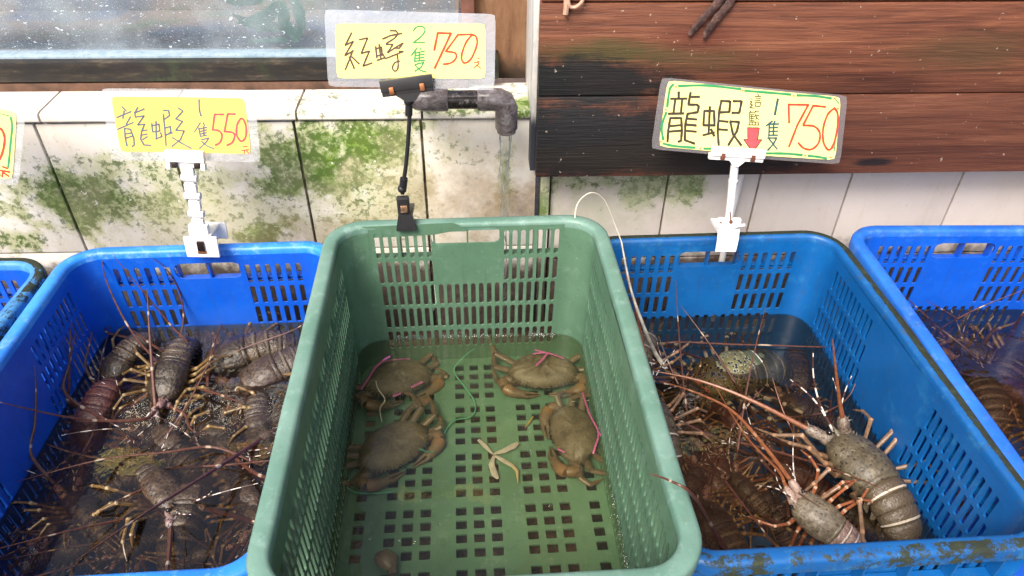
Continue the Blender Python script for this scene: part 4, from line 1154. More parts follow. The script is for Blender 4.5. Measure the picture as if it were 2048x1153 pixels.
def ring_loft(mb, rings, mi, n=18):
    """rings: (center, tangent-angle in xz plane, halfwidth, up, down, band)"""
    vs = []; fs = []; bd = []
    for c, a, w, u, d, bv in rings:
        ux, uz = -sin(a), cos(a)
        for j in range(n):
            th = 2 * pi * j / n
            s = sin(th); hgt = (u if s > 0 else d) * s
            cw = math.copysign(abs(cos(th)) ** .85, cos(th))
            vs.append(Vector((c[0] + ux * hgt, w * cw, c[1] + uz * hgt))); bd.append(bv)
    K = len(rings)
    for i in range(K - 1):
        for j in range(n):
            j2 = (j + 1) % n
            fs.append((i * n + j, i * n + j2, (i + 1) * n + j2, (i + 1) * n + j))
    fs.append(tuple(range(n - 1, -1, -1))); fs.append(tuple((K - 1) * n + j for j in range(n)))
    mb.add(vs, fs, mi, bd)
LOBS = 0
def lobster(label, head, tail, zh, zt, key='brown', curl=9, ants=(), seed=0, group='lobsters in the left blue crate', roll=0, antlen=.25, legspread=1.0, size=1.2, randants=True, bounds=None, legs_up=-.35, bandw=.5, fixlen=None):
    rnd = random.Random(seed * 7 + 3)
    H = atz(*head, zh); T = atz(*tail, zt)
    D = H - T
    # curled abdomen extents for unit scale
    seglen = .0168
    pts = [(0.0, 0.0)]; ang = 0.0; angs = [0.0]
    for i in range(6):
        ang += RAD(curl * (.55 + .35 * i))
        pts.append((pts[-1][0] - seglen * cos(ang), pts[-1][1] - seglen * sin(ang))); angs.append(ang)
    ext = .092 - min(p[0] for p in pts) + .006
    s = fixlen or D.length / ext
    Xd = D.normalized()
    Zd = Vector((0, 0, 1)); Zd = (Zd - Xd * Zd.dot(Xd)).normalized()
    Yd = Zd.cross(Xd)
    if roll:
        q = Matrix.Rotation(RAD(roll), 3, Xd); Zd = q @ Zd; Yd = q @ Yd
    O = H - Xd * (.092 * s)
    Mw = Matrix(((Xd.x, Yd.x, Zd.x, O.x), (Xd.y, Yd.y, Zd.y, O.y), (Xd.z, Yd.z, Zd.z, O.z), (0, 0, 0, 1)))
    inv = Mw.inverted()
    mb = MB()
    sz = size
    # carapace
    R_ = []
    prof = [(-.002, .022, .022, .012), (.0, .0275, .027, .016), (.004, .0295, .0285, .017), (.007, .0285, .0275, .017), (.010, .0300, .0292, .018), (.022, .0318, .0305, .019), (.036, .0325, .0300, .020), (.044, .0320, .0280, .020), (.048, .0305, .0262, .019), (.053, .0312, .0268, .019),
            (.064, .0300, .0240, .018), (.074, .0270, .0200, .016), (.082, .0235, .0160, .014), (.088, .0190, .0120, .011), (.092, .012, .008, .007)]
    for x, w, u, d in prof:
        R_.append(((x * s, 0), 0, w * s * sz, u * s * sz * .92, d * s * sz, 1.0 if x in (.004,) else 0.0))
    ring_loft(mb, R_, BC, 20)
    # spines on the carapace
    for q in range(46):
        x = rnd.uniform(.012, .086); th = rnd.uniform(.15, pi - .15)
        w = .031 * (1 - max(0, x - .05) * 9 * .9 * (x - .0)) if x > .05 else .031
        w = max(.015, w); u = .029 if x < .05 else max(.012, .029 - (x - .05) * .42)
        p = Vector((x * s, w * s * sz * cos(th) * .97, u * s * sz * .92 * sin(th) * .97))
        nn = Vector((.75, cos(th) * .7, sin(th))).normalized(); L_ = s * rnd.uniform(.0018, .0042) * (1.3 if x > .06 else 1)
        mb.tube([p - nn * .001 * s, p + nn * L_], [s * .0013, s * .0001], 5, BC, [.0, .0], 1, False)
    # horns and eyes
    for sg in (-1, 1):
        mb.tube([Vector((.080, sg * .010, .010)) * s, Vector((.091, sg * .0125, .017)) * s, Vector((.101, sg * .0120, .0195)) * s], [s * .0042, s * .0026, s * .0003], 7, BC)
        mb.tube([Vector((.085, sg * .010, .006)) * s, Vector((.093, sg * .018, .011)) * s], [s * .003, s * .003], 7, BB)
        mb.ball(Vector((.094, sg * .020, .012)) * s, s * .0046, BE, 9, 6)
    # abdomen
    R_ = []
    ws = [.0285, .0280, .0270, .0255, .0238, .0215, .018]
    for i in range(6):
        p, q = pts[i], pts[i + 1]; a0, a1 = angs[i], angs[i + 1]
        for t, kk, bv in ((0.0, .90, 0), (.07, .965, 0), (.30, 1.0, 0), (.62, 1.0, 0), (.70, .995, 0), (.71, .995, 1.0), (.77, .99, 1.0), (.88, .975, 1.0), (.89, .972, 0), (1.0, .925, 0)):
            w = (ws[i] * (1 - t) + ws[i + 1] * t) * kk
            c = ((p[0] * (1 - t) + q[0] * t) * s, (p[1] * (1 - t) + q[1] * t) * s)
            R_.append((c, a0 + (a1 - a0) * t, w * s * sz, w * s * sz * .86, w * s * .62, (bv if (bandw and (bandw < 1 or (i in (0, 2, 4) and t > .75))) else 0)))
    ring_loft(mb, R_, BA, 20)
    for i in range(6):                          # side flaps
        p = pts[i + 1]; a = angs[i + 1]
        for sg in (-1, 1):
            c0 = Vector((p[0] + .007, sg * ws[i] * .93, p[1] - .004)) * s
            mb.tube([c0, c0 + Vector((-.004, sg * .003, -.010)) * s, c0 + Vector((-.010, sg * .0015, -.017)) * s], [s * .006, s * .004, s * .0005], 6, BA, None, .45)
    # tail fan
    e = pts[-1]; a = angs[-1] + RAD(curl * 1.2)
    tdir = Vector((-cos(a), 0, -sin(a)))
    for q in (-2, -1, 0, 1, 2):
        dv = (tdir + Vector((0, q * .42, 0))).normalized()
        base = Vector((e[0], q * .006, e[1] - .002)) * s
        L_ = s * (.036 if q == 0 else .034)
        mb.tube([base, base + dv * L_ * .3, base + dv * L_ * .7, base + dv * L_ * .95, base + dv * L_], [s * .006, s * .0095, s * .0115, s * .008, s * .003], 8, BA, [0, 0, .0, .9, .9], .18, True, Vector((sin(a), 0, -cos(a))))
    # legs
    for i in range(5):
        for sg in (-1, 1):
            x = .070 - i * .0155
            root = Vector((x, sg * .024 * sz, -.012))
            fwd = .60 - i * .32 + rnd.uniform(-.55, .55)
            up = rnd.uniform(.1, .7) + legs_up
            lf = rnd.uniform(.85, 1.35); l1, l2, l3, l4 = (.022, .036 * lf, .028 * lf, .024 * lf)
            d1 = Vector((fwd * .4, sg, .15 + up * .3)).normalized()
            d2 = Vector((fwd, sg * legspread, .25 + up * .6)).normalized()
            d3 = Vector((fwd * 1.3 + rnd.uniform(-.3, .3), sg * .55 * legspread, -.55 + up * .5 * rnd.random())).normalized()
            d4 = Vector((fwd * 1.1, sg * .2, -1.0 + up * rnd.random())).normalized()
            p1 = root + d1 * l1; p2 = p1 + d2 * l2; p3 = p2 + d3 * l3; p4 = p3 + d4 * l4
            P = [root, root.lerp(p1, .6), p1, p1.lerp(p2, .12), p1.lerp(p2, .8), p2, p2.lerp(p3, .12), p2.lerp(p3, .85), p3, p3.lerp(p4, .15), p3.lerp(p4, .6), p4]
            rad = [.0044, .0042, .0040, .0030, .0034, .0038, .0027, .0027, .0031, .0023, .0018, .0003]
            bnd = [0, 0, .9, .1, .0, .9, .1, 0, .9, .1, .3, .6]
            if key == 'ornate': bnd = [0, .9, .1, .9, .0, .9, .1, .9, .1, .9, .3, .6]
            mb.tube([p * s for p in P], [r * s for r in rad], 7, BL, bnd)
    # antenna bases, flagella, antennules
    def to_local(p): return inv @ Vector(p)
    ants = list(ants)
    for ai, sg in enumerate((1, -1)):
        root = Vector((.083, sg * .0115, .000)); 
        tgt = None
        if ai < len(ants) and ants[ai] is not None:
            W_ = [to_local(p) for p in path3(ants[ai])]
            end = W_[0]
            k1 = root * s; 
            dirv = (W_[0] - k1)
            if dirv.length < .02 * s: dirv = (W_[min(1, len(W_) - 1)] - k1)
            dirv.normalize()
            k2 = k1 + dirv * .019 * s; k3 = k2 + dirv * .021 * s
            far_ = [w for w in W_ if (w - k1).length > .062 * s] or W_[-1:]; dirv = (far_[0] - k1).normalized(); k2 = k1 + dirv * .019 * s; k3 = k2 + dirv * .021 * s
            fl = [k3, k3 + dirv * .010 * s] + far_
        else:
            if not randants: continue
            az = rnd.uniform(.05, .9) * sg; el = rnd.uniform(.05, .45)
            dirv = Vector((cos(az) * cos(el), sin(az) * cos(el), sin(el))); k1 = root * s
            k2 = k1 + dirv * .019 * s; k3 = k2 + dirv * .021 * s
            L_ = antlen * rnd.uniform(.6, 1.1); bendv = Vector((rnd.uniform(-.5, .5), rnd.uniform(-.5, .5), rnd.uniform(-.2, .25)))
            fl = [k3 + dirv * L_ * t + bendv * L_ * t * t * .5 for t in (.02, .25, .5, .75, 1.0)]
            if bounds:
                x0, x1, y0, y1, zmax = bounds; ok = []
                for p in fl:
                    w = Mw @ p
                    w = Vector((min(max(w.x, x0), x1), min(max(w.y, y0), y1), min(max(w.z, .05), zmax)))
                    ok.append(to_local(w))
                fl = ok
        mb.tube([k1, k1.lerp(k2, .5), k2], [s * .0095, s * .0112, s * .0100], 10, BB)
        mb.tube([k2 - dirv * .002 * s, k2.lerp(k3, .5), k3, k3 + dirv * .004 * s], [s * .0082, s * .0092, s * .0078, s * .0045], 10, BB)
        for q in range(9):
            c = k1.lerp(k3, rnd.random()); off = Vector((rnd.uniform(-1, 1), rnd.uniform(-1, 1), rnd.uniform(.1, 1))).normalized()
            mb.tube([c + off * .007 * s, c + off * .0130 * s + dirv * .003 * s], [s * .0016, s * .0001], 4, BB, None, 1, False)
        P = smooth_path(fl, 7); n = len(P)
        mb.tube(P, [s * (.0040 * (1 - i / (n - 1)) ** .75 + .00055) for i in range(n)], 7, BN, [(.9 if (i % 13 == 9 and key != 'grey') else 0) for i in range(n)])
        # antennule with pale bands
        az = rnd.uniform(-.1, .7) * sg; el = rnd.uniform(.1, .6)
        dv = Vector((cos(az) * cos(el), sin(az) * cos(el), sin(el))); k1 = Vector((.090, sg * .005, .004)) * s
        for fk in (-1, 1):
            L_ = s * rnd.uniform(.05, .10); bv = Vector((0, fk * .35, rnd.uniform(-.2, .2)))
            fl = [k1 + dv * .03 * s + (dv * t + bv * t * t) * L_ for t in (0, .2, .4, .6, .8, 1)]
            P = smooth_path([k1, k1 + dv * .012 * s] + fl, 4); n = len(P)
            mb.tube(P, [s * (.0014 * (1 - i / n) + .0006) for i in range(n)], 5, BU, [1.0 if (i // 3) % 2 else 0.0 for i in range(n)])
    o = mb.build('lobster', PAL[key], None, 50)
    o.matrix_world = Mw
    return tag(o, label, 'lobster', group)
GL = 'lobsters in the left blue crate'
BL_ = (-.65, -.28, .42, 1.0, .30)
lobster('brown lobster climbing on the heap near the left crate far wall, legs spread wide', (322, 806), (370, 668), .150, .182, 'brown', 9, [[(335, 815, .16), (290, 838, .18), (200, 842, .20), (120, 832, .24), (0, 805, .31)], [(370, 830, .155), (385, 862, .15), (430, 868, .15), (480, 850, .15)]], 1, GL, 0, legs_up=.1)
lobster('brown lobster in the far left corner with its head down along the left wall', (205, 790), (278, 668), .120, .178, 'brown', 13, [None, [(215, 790, .14), (190, 860, .15), (150, 930, .15)]], 2, GL, 8, bounds=BL_)
lobster('rounded reddish shiny tail curled above the water at the left wall of the left crate', (165, 905), (212, 765), .110, .165, 'red', 17, [], 3, GL, -5, bounds=BL_)
lobster('lobster with striped tail squeezed just below the climbing one', (250, 880), (285, 760), .105, .140, 'brown', 12, [], 4, GL, 5, bounds=BL_)
lobster('lobster with fat glossy banded tail by the far wall, close to the green crate', (400, 745), (580, 672), .125, .165, 'brown', 11, [[(395, 775, .16), (440, 790, .165), (482, 806, .17)], None], 5, GL, 0, bounds=BL_)
lobster('purplish banded lobster half hidden by the green crate rim at its far end', (470, 790), (625, 700), .125, .165, 'mauve', 12, [], 6, GL, -8, bounds=BL_)
lobster('grey speckled lobster beside the green crate with crumpled pale legs', (520, 915), (512, 780), .120, .150, 'mauve', 10, [[(520, 930, .15), (430, 895, .16), (330, 905, .17), (200, 920, .175), (30, 965, .17)], None], 7, GL, 6, bounds=BL_)
lobster('large brown lobster with broad banded tail at the near end of the left crate', (408, 950), (335, 1115), .118, .140, 'mauve', 9, [[(420, 945, .14), (470, 930, .14), (520, 960, .14), (560, 1010, .14)], [(400, 940, .14), (420, 905, .14), (460, 900, .14)]], 8, GL, 0, legs_up=.2)
lobster('dark sunken lobster along the left wall in the middle of the left crate', (145, 1060), (180, 905), .085, .110, 'dark', 9, [[(150, 1060, .12), (240, 1000, .15), (330, 960, .155)], None], 9, GL, 0, bounds=BL_)
lobster('pale mauve lobster facing the viewer with thick spotted antennae in the left crate', (430, 925), (540, 1060), .112, .10, 'mauve', 8, [], 10, GL, 0, bounds=BL_)
lobster('mauve lobster sunk in the near left part of the left crate', (245, 985), (130, 1100), .11, .10, 'mauve', 8, [[(270, 990, .14), (350, 1050, .145), (420, 1100, .15)], None], 11, GL, 0, bounds=BL_)
lobster('dark lobster lying in the near left corner of the left crate', (190, 1085), (40, 1120), .10, .10, 'dark', 8, [], 12, GL, 0, bounds=BL_)
lobster('dark lobster under the rim of the green crate at the near end', (470, 1010), (585, 925), .10, .11, 'dark', 9, [], 13, GL, 0, bounds=BL_)
lobster('greenish sunken lobster beneath the pale sky reflection in the left crate', (385, 900), (455, 790), .09, .10, 'brown', 8, [], 14, GL, 0, bounds=BL_)
lobster('brown sunken lobster lowest in the middle of the left crate', (290, 960), (330, 850), .06, .07, 'brown', 7, [], 15, GL, 0, bounds=BL_)
lobster('brown lobster at the near rim between the large banded one and the green crate', (430, 1060), (540, 1130), .10, .10, 'brown', 8, [], 16, GL, 0, bounds=BL_)
lobster('small brown lobster wedged behind the climbing one against the far wall', (300, 720), (430, 668), .11, .13, 'dark', 8, [[(375, 690, .18), (345, 655, .20), (300, 600, .245), (225, 510, .315)], [(330, 740, .17), (262, 662, .21), (212, 560, .27), (205, 500, .31)]], 17, GL, 0)
lobster('dark lobster sunk deepest in the near left corner of the left crate', (120, 1010), (50, 1130), .055, .05, 'dark', 7, [], 51, GL, 0, bounds=BL_)
lobster('brown lobster sunk deepest under the two parallel long antennae of the left crate', (240, 1050), (215, 900), .06, .07, 'brown', 8, [], 52, GL, 0, bounds=BL_)
lobster('dark lobster sunk deepest near the near rim in the middle of the left crate', (270, 1130), (330, 1010), .055, .055, 'dark', 7, [], 53, GL, 0, bounds=BL_)
lobster('brown lobster sunk deepest along the green crate side of the left crate', (500, 1090), (545, 960), .06, .06, 'brown', 8, [], 54, GL, 0, bounds=BL_)
lobster('dark lobster sunk deepest between the grey speckled and the mauve lobster', (450, 830), (520, 950), .06, .06, 'dark', 7, [], 55, GL, 0, bounds=BL_)
lobster('dark lobster sunk deepest below the far wall handle of the left crate', (480, 720), (350, 730), .06, .06, 'dark', 7, [], 56, GL, 0, bounds=BL_)
for q, (hx, hy, tx, ty, zz) in enumerate([(260, 830, 380, 880, .10), (300, 930, 190, 1000, .115), (470, 900, 380, 830, .115), (360, 1020, 270, 920, .12), (140, 990, 230, 1080, .11), (520, 1050, 470, 930, .115), (230, 1120, 330, 1060, .11), (560, 870, 600, 760, .11), (340, 760, 240, 800, .10), (90, 1080, 170, 980, .10), (450, 1090, 330, 1140, .105), (300, 860, 400, 950, .115)]):
    lobster('brown lobster half sunk in the wet tangle filling the left crate', (hx, hy), (tx, ty), zz + .022, zz + .016, ('brown', 'mauve', 'brown', 'mauve')[q % 4], 7 + q % 4, [], 60 + q, GL, (q * 37) % 50 - 25, bounds=BL_, legs_up=.25, antlen=.3, size=1.0, legspread=1.3)
GR = 'lobsters in the mossy blue crate'
BR_ = (.22, .58, .43, 1.0, .26)
lobster('large grey spotted lobster with white bands on its olive tail', (1672, 872), (1838, 1072), .172, .148, 'grey', 10, [[(1660, 900, .19), (1620, 872, .195), (1500, 800, .20), (1400, 762, .205), (1305, 742, .21)], [(1690, 880, .20), (1684, 840, .22), (1675, 770, .265), (1665, 678, .34)]], 21, GR, 8, legs_up=.35, legspread=.8, bandw=1, size=1.22)
lobster('pale pinkish lobster with orange legs and white speckles in the mossy crate', (1592, 1000), (1745, 1125), .165, .125, 'pink', 8, [[(1590, 985, .18), (1555, 940, .185), (1490, 870, .19), (1430, 772, .20)], None], 22, GR, -28, legs_up=.3, bounds=BR_, size=1.2)
lobster('ornate green lobster with black and cream patterned back near the far wall', (1392, 775), (1575, 718), .104, .112, 'ornate', 9, [[(1380, 765, .12), (1340, 750, .13), (1310, 742, .14)], [(1420, 790, .12), (1440, 830, .12), (1470, 880, .12)]], 23, GR, 0, legspread=1.5, size=1.35, bandw=1, legs_up=-.1)
lobster('tan lobster tail with one white stripe poking out behind the green crate wall', (1250, 780), (1295, 665), .12, .165, 'grey', 14, [], 24, GR, 0, bounds=BR_, bandw=1)
lobster('tan speckled lobster pressed along the green crate with a striped tail end', (1290, 800), (1345, 925), .15, .14, 'grey', 13, [], 25, GR, 0, bounds=BR_, bandw=1)
lobster('dark red sunken lobster in the middle left of the mossy crate', (1440, 1000), (1425, 870), .085, .11, 'red', 13, [], 26, GR, 0, bounds=BR_)
lobster('mottled brown sunken lobster left of the upright orange antenna', (1560, 800), (1690, 850), .09, .09, 'mauve', 7, [], 27, GR, 0, bounds=BR_)
lobster('brown lobster lying under the large grey one', (1540, 920), (1680, 1000), .11, .10, 'red', 9, [], 28, GR, 0, bounds=BR_)
lobster('brown lobster with beaded stripes at the near rim beside the green crate', (1390, 1010), (1490, 1130), .10, .125, 'brown', 12, [[(1460, 1110, .16), (1425, 1055, .25), (1385, 990, .41), (1340, 962, .43), (1300, 948, .435)], None], 29, GR, 0, bounds=BR_)
lobster('grey lobster tail low under the large banded tail near the right wall', (1700, 1010), (1790, 1095), .09, .09, 'grey', 10, [], 30, GR, 0, bounds=BR_, bandw=0)
lobster('dark lobster sunk against the far right corner of the mossy crate', (1600, 780), (1590, 690), .07, .08, 'dark', 8, [[(1560, 830, .13), (1640, 828, .14), (1700, 790, .15), (1725, 712, .20)], [(1330, 690, .14), (1500, 690, .145), (1700, 690, .15), (1745, 630, .20)]], 31, GR, 0)
lobster('dark lobster lowest in the left middle of the mossy crate', (1370, 830), (1330, 760), .07, .07, 'dark', 8, [], 32, GR, 0, bounds=BR_)
lobster('dark lobster lowest under the pale pinkish one', (1480, 960), (1600, 1080), .06, .06, 'dark', 8, [], 33, GR, 0, bounds=BR_)
for q, (hx, hy, tx, ty, zz) in enumerate([(1350, 760, 1440, 820, .10), (1400, 880, 1330, 800, .10), (1500, 870, 1420, 800, .10), (1460, 950, 1540, 1030, .10), (1400, 940, 1350, 1030, .09)]):
    lobster('brown lobster half sunk in the dark left half of the mossy crate', (hx, hy), (tx, ty), zz + .016, zz + .010, ('brown', 'mauve', 'red')[q % 3], 7 + q % 4, [], 80 + q, GR, (q * 37) % 50 - 25, bounds=BR_, legs_up=.1, antlen=.25, size=1.0, legspread=1.3)
GF = 'lobsters in the far right crate'
BF_ = (.65, 1.0, .45, 1.0, .22)
lobster('dark lobster farthest back in the right picture edge crate', (1900, 690), (2040, 740), .075, .08, 'dark', 8, [[(1880, 660, .12), (1950, 620, .15), (2048, 580, .2)], None], 41, GF, 0, bounds=BF_)
lobster('dark lobster in the right picture edge crate next to its left wall', (1930, 720), (2010, 850), .07, .08, 'dark', 8, [], 42, GF, 0, bounds=BF_)
lobster('reddish dark lobster cut off by the right picture edge', (1990, 760), (2110, 830), .09, .09, 'red', 9, [], 43, GF, 0, bounds=BF_)

for q, (hx, hy, tx, ty, zz) in enumerate([(1940, 650, 2040, 690, .06), (2060, 700, 1980, 800, .07), (2100, 880, 2040, 760, .07), (2130, 720, 2230, 780, .06), (2180, 900, 2110, 1000, .06)]):
    lobster('brown sunken lobster buried in the dark water of the right picture edge crate', (hx, hy), (tx, ty), zz, zz + .005, ('brown', 'dark')[q % 2], 7 + q % 4, [], 100 + q, GF, (q * 37) % 50 - 25, bounds=BF_, legs_up=.1, size=1.1, legspread=1.3)

# ------------------------------------------------------------------ crabs
def crab_shell():
    k = NM('olive_crab_shell'); n1 = k.noise(35, 5, .7); n2 = k.noise(260, 4, .7)
    c = k.ramp(k.math('ADD', k.math('MULTIPLY', n1, .65), k.math('MULTIPLY', n2, .35)), [(.38, (.055, .040, .024)), (.5, (.105, .078, .048)), (.62, (.150, .115, .075))])
    k.set(Base_Color=c, Roughness=k.math('MULTIPLY_ADD', n1, .5, .18), Specular_IOR_Level=.5, Normal=k.bump(k.math('ADD', n2, k.noise(90, 4, .8)), .55, .0014)); return k.m
def crab_limb(name, a, b_, tip):
    k = NM(name); n1 = k.noise(90, 4, .7); bd = k.attr('band'); c = k.ramp(n1, [(.33, a), (.66, b_)]); c = k.mix(bd, c, tip)
    k.set(Base_Color=c, Roughness=.4, Normal=k.bump(n1, .3, .0008)); return k.m
CR = [crab_shell(), crab_limb('crab_leg', (.07, .045, .026), (.14, .095, .058), (.19, .09, .04)), crab_limb('crab_claw', (.065, .042, .024), (.145, .098, .056), (.20, .105, .045)), M['eye']]
def crab(label, c, w, head_deg, z, seed, tilt=(0, 0), legs=(1, 1, 1, 1, 1, 1, 1, 1)):
    """c: picture point of the shell centre; w: shell width in metres; head_deg: world direction the face looks at"""
    rnd = random.Random(seed); mb = MB()
    half_ = [(.315, .0), (.305, .05), (.325, .075), (.300, .10), (.315, .13), (.290, .155), (.305, .185), (.275, .20)]
    teeth = 8
    for i in range(teeth):
        t = (i + .15) / teeth; a = t * 1.45
        x = .275 * cos(a * 1.02) + .0; y = .20 + .29 * sin(a)
        half_.append((x + .012, y + .020)); t2 = (i + .75) / teeth; a2 = t2 * 1.45
        half_.append((.275 * cos(a2 * 1.02) - .012, .20 + .29 * sin(a2) - .006))
    half_ += [(.025, .515), (-.02, .475), (-.10, .40), (-.19, .30), (-.27, .20), (-.315, .12), (-.325, .05), (-.325, 0)]
    out = half_ + [(x, -y) for x, y in half_[-2:0:-1]]
    n = len(out)
    vs = []; fs = []
    lv = [(1.0, 0.0), (.985, .022), (.93, .062), (.82, .10), (.65, .128), (.45, .142), (.22, .149)]
    for q, (r, h) in enumerate(lv):
        for x, y in out:
            hx = h * (1 - .25 * max(0, x)) 
            bump = .010 * sin(x * 17) * sin(abs(y) * 12 + .6) * (1 if 0 < q else 0) * (1 - abs(r - .5))
            rr = r if q else 1.0
            # inner rings lose the teeth
            sx = x; sy = y
            if q >= 2:
                rad = math.hypot(x / .32, y / .5); f = 1 / max(rad, .3) * .97 if rad > 0 else 1
                sx = x * (1 + (f - 1) * min(1, (q - 1) * .8)); sy = y * (1 + (f - 1) * min(1, (q - 1) * .8))
            vs.append(Vector((sx * rr, sy * rr, hx + bump)))
    for q in range(len(lv) - 1):
        for i in range(n): fs.append((q * n + i, q * n + (i + 1) % n, (q + 1) * n + (i + 1) % n, (q + 1) * n + i))
    vs.append(Vector((0, 0, .15))); top = len(vs) - 1; q = len(lv) - 1
    for i in range(n): fs.append((q * n + i, q * n + (i + 1) % n, top))
    o2 = len(vs)
    for r, h in ((.9, -.05), (.6, -.12), (.25, -.14)):
        for x, y in out: vs.append(Vector((x * r, y * r, h)))
    for i in range(n): fs.append((i, o2 + i, o2 + (i + 1) % n, (i + 1) % n))
    for q in range(2):
        for i in range(n): fs.append((o2 + q * n + i, o2 + (q + 1) * n + i, o2 + (q + 1) * n + (i + 1) % n, o2 + q * n + (i + 1) % n))
    fs.append(tuple(o2 + 2 * n + i for i in range(n)))
    mb.add(vs, fs, 0)
    for sg in (-1, 1):
        mb.ball((.315, sg * .085, .02), .022, 3, 8, 6)
        mb.tube([(.29, sg * .075, .0), (.315, sg * .085, .02)], .016, 6, 1)
        j = lambda a=.03: rnd.uniform(-a, a)
        # claw folded across the face: merus, carpus, palm, fingers
        p0 = Vector((.14, sg * .34, -.06)); p1 = Vector((.12 + j(), sg * .56, -.04)); p2 = Vector((.25 + j(.02), sg * .55, -.04)); p3 = Vector((.335 + j(.02), sg * .41, -.07)); p4 = Vector((.365 + j(.02), sg * .20, -.085)); p5 = Vector((.35, sg * .06, -.09))
        mb.tube([p0, p0.lerp(p1, .5), p1], [.055, .075, .062], 10, 1)
        mb.tube([p1.lerp(p2, -.05), p1.lerp(p2, .4), p2], [.055, .078, .066], 10, 2, [0, .4, .4])
        mb.tube([p2, p2.lerp(p3, .35), p2.lerp(p3, .8), p3.lerp(p4, .3), p3.lerp(p4, .65)], [.075, .090, .084, .070, .050], 12, 2, [.8, .9, .3, 0, 0], .8)
        for s2 in (-1, 1):
            f0 = p3.lerp(p4, .5) + Vector((s2 * .026, 0, .01)); mb.tube([f0, f0.lerp(p4 + Vector((s2 * .045, 0, 0)), .6), p5 + Vector((s2 * .012, 0, 0))], [.036, .028, .006], 8, 2, [0, 0, .3])
        # walking legs folded back along the flank
        for i in range(4):
            if not legs[i + (4 if sg > 0 else 0)]: continue
            x0 = .05 - .10 * i; r0 = Vector((x0, sg * (.40 - .05 * i), -.08))
            if i < 3:
                k1 = Vector((x0 + .10 - .13 * i + j(.06), sg * (.68 - .02 * i + j(.04)), .02 + j(.05))); k2 = k1 + Vector((-.16 - .06 * i + j(.06), sg * (.05 + j(.08)), -.04)); k3 = k2 + Vector((-.20 + j(.08), sg * (-.05 + j(.12)), -.06))
                mb.tube([r0, r0.lerp(k1, .5), k1], [.040, .052, .040], 8, 1, None, .7)
                mb.tube([k1, k1.lerp(k2, .5), k2], [.036, .040, .030], 8, 1, None, .7)
                mb.tube([k2, k2.lerp(k3, .4), k3], [.026, .024, .003], 7, 1, [.3, .6, 1])
            else:
                k1 = Vector((-.36 + j(), sg * .44, -.02)); k2 = k1 + Vector((-.06, sg * .14, .0)); k3 = k2 + Vector((.04, sg * .22, .0))
                mb.tube([r0, k1], [.045, .048], 8, 1, None, .6); mb.tube([k1, k2], [.045, .04], 8, 1, None, .6)
                mb.tube([k2, k2.lerp(k3, .3), k2.lerp(k3, .7), k3], [.03, .075, .075, .02], 8, 1, [.2, .5, .5, .5], .25)
    for i, v in enumerate(mb.v): mb.v[i] = tuple(x * w for x in v)
    o = mb.build('crab', CR, None, 45)
    P = atz(*c, z)
    o.matrix_world = Matrix.Translation(P) @ Matrix.Rotation(RAD(head_deg), 4, 'Z') @ Matrix.Rotation(RAD(tilt[0]), 4, 'X') @ Matrix.Rotation(RAD(tilt[1]), 4, 'Y')
    return tag(o, label, 'crab', 'live crabs in the green crate')
FZ = GZ + ZF
ZC = FZ + .018
cr1 = crab('crab in the far left corner of the green crate, tied with bright pink string', (795, 757), .121, -62, ZC, 1, (-8, 4), (1, 1, 0, 0, 1, 1, 1, 0))
cr2 = crab('brown crab on the left of the green crate with a long leg stretched out', (785, 893), .121, -52, ZC, 2, (0, 5))
cr3 = crab('crab in the far right corner of the green crate, pink bow on its back', (1086, 742), .120, -90, ZC, 3, (0, 6), (1, 1, 1, 0, 1, 1, 1, 0))
cr4 = crab('crab by the right wall of the green crate lying sideways, claws towards the left', (1150, 868), .116, 188, ZC, 4, (0, 4), (1, 1, 1, 0, 1, 1, 1, 1))
bpy.context.view_layer.update()
M['pink'] = simple('pink_plastic_string', (.42, .09, .27), .4)
def tie(par, lst, r=.0018, z=None, flat=.4):
    b = MB()
    for pts in lst:
        P = smooth_path(path3([(x, y, z_ + .009) for x, y, z_ in pts]), 5); b.tube(P, r * .75, 6, 0, None, flat)
    child(b, 'tie_string', M['pink'], par)
zt = FZ + .042
tie(cr1, [[(722, 780, FZ + .02), (738, 755, FZ + .032), (752, 735, FZ + .035), (775, 722, FZ + .03), (820, 718, FZ + .02)], [(748, 738, FZ + .034), (765, 722, FZ + .04), (780, 713, FZ + .042)], [(822, 775, FZ + .02), (845, 764, FZ + .022)], [(785, 793, FZ + .016), (802, 787, FZ + .02)]], .0030)
tie(cr3, [[(1066, 708, FZ + .03), (1094, 706, FZ + .036), (1128, 717, FZ + .03)], [(1096, 706, FZ + .036), (1086, 718, FZ + .038), (1072, 732, FZ + .038)], [(1070, 700, FZ + .03), (1094, 706, FZ + .036)]], .0024)
tie(cr4, [[(1165, 786, FZ + .03), (1180, 830, FZ + .034), (1197, 865, FZ + .034), (1190, 895, FZ + .034), (1186, 908, FZ + .03)], [(1195, 862, FZ + .036), (1210, 880, FZ + .036)], [(1115, 898, FZ + .02), (1130, 905, FZ + .02)]], .0020)
# green string on the crate floor
b = MB()
b.tube(smooth_path(path3([(948, 699, ZWG - .004), (926, 716, FZ + .02), (908, 742, FZ + .008), (930, 775, FZ + .004), (950, 806, FZ + .004), (944, 833, FZ + .004), (908, 842, FZ + .006), (888, 868, FZ + .006), (880, 893, FZ + .008), (862, 905, FZ + .012), (838, 898, FZ + .02)]), 6), .0011, 6)
b.tube(smooth_path(path3([(692, 962, FZ + .004), (700, 980, FZ + .004), (730, 988, FZ + .005), (790, 984, FZ + .006)]), 5), .0011, 6)
tag(b.build('green_string', simple('green_nylon', (.08, .30, .19), .4)), 'thin green nylon string winding over the green crate floor', 'string')
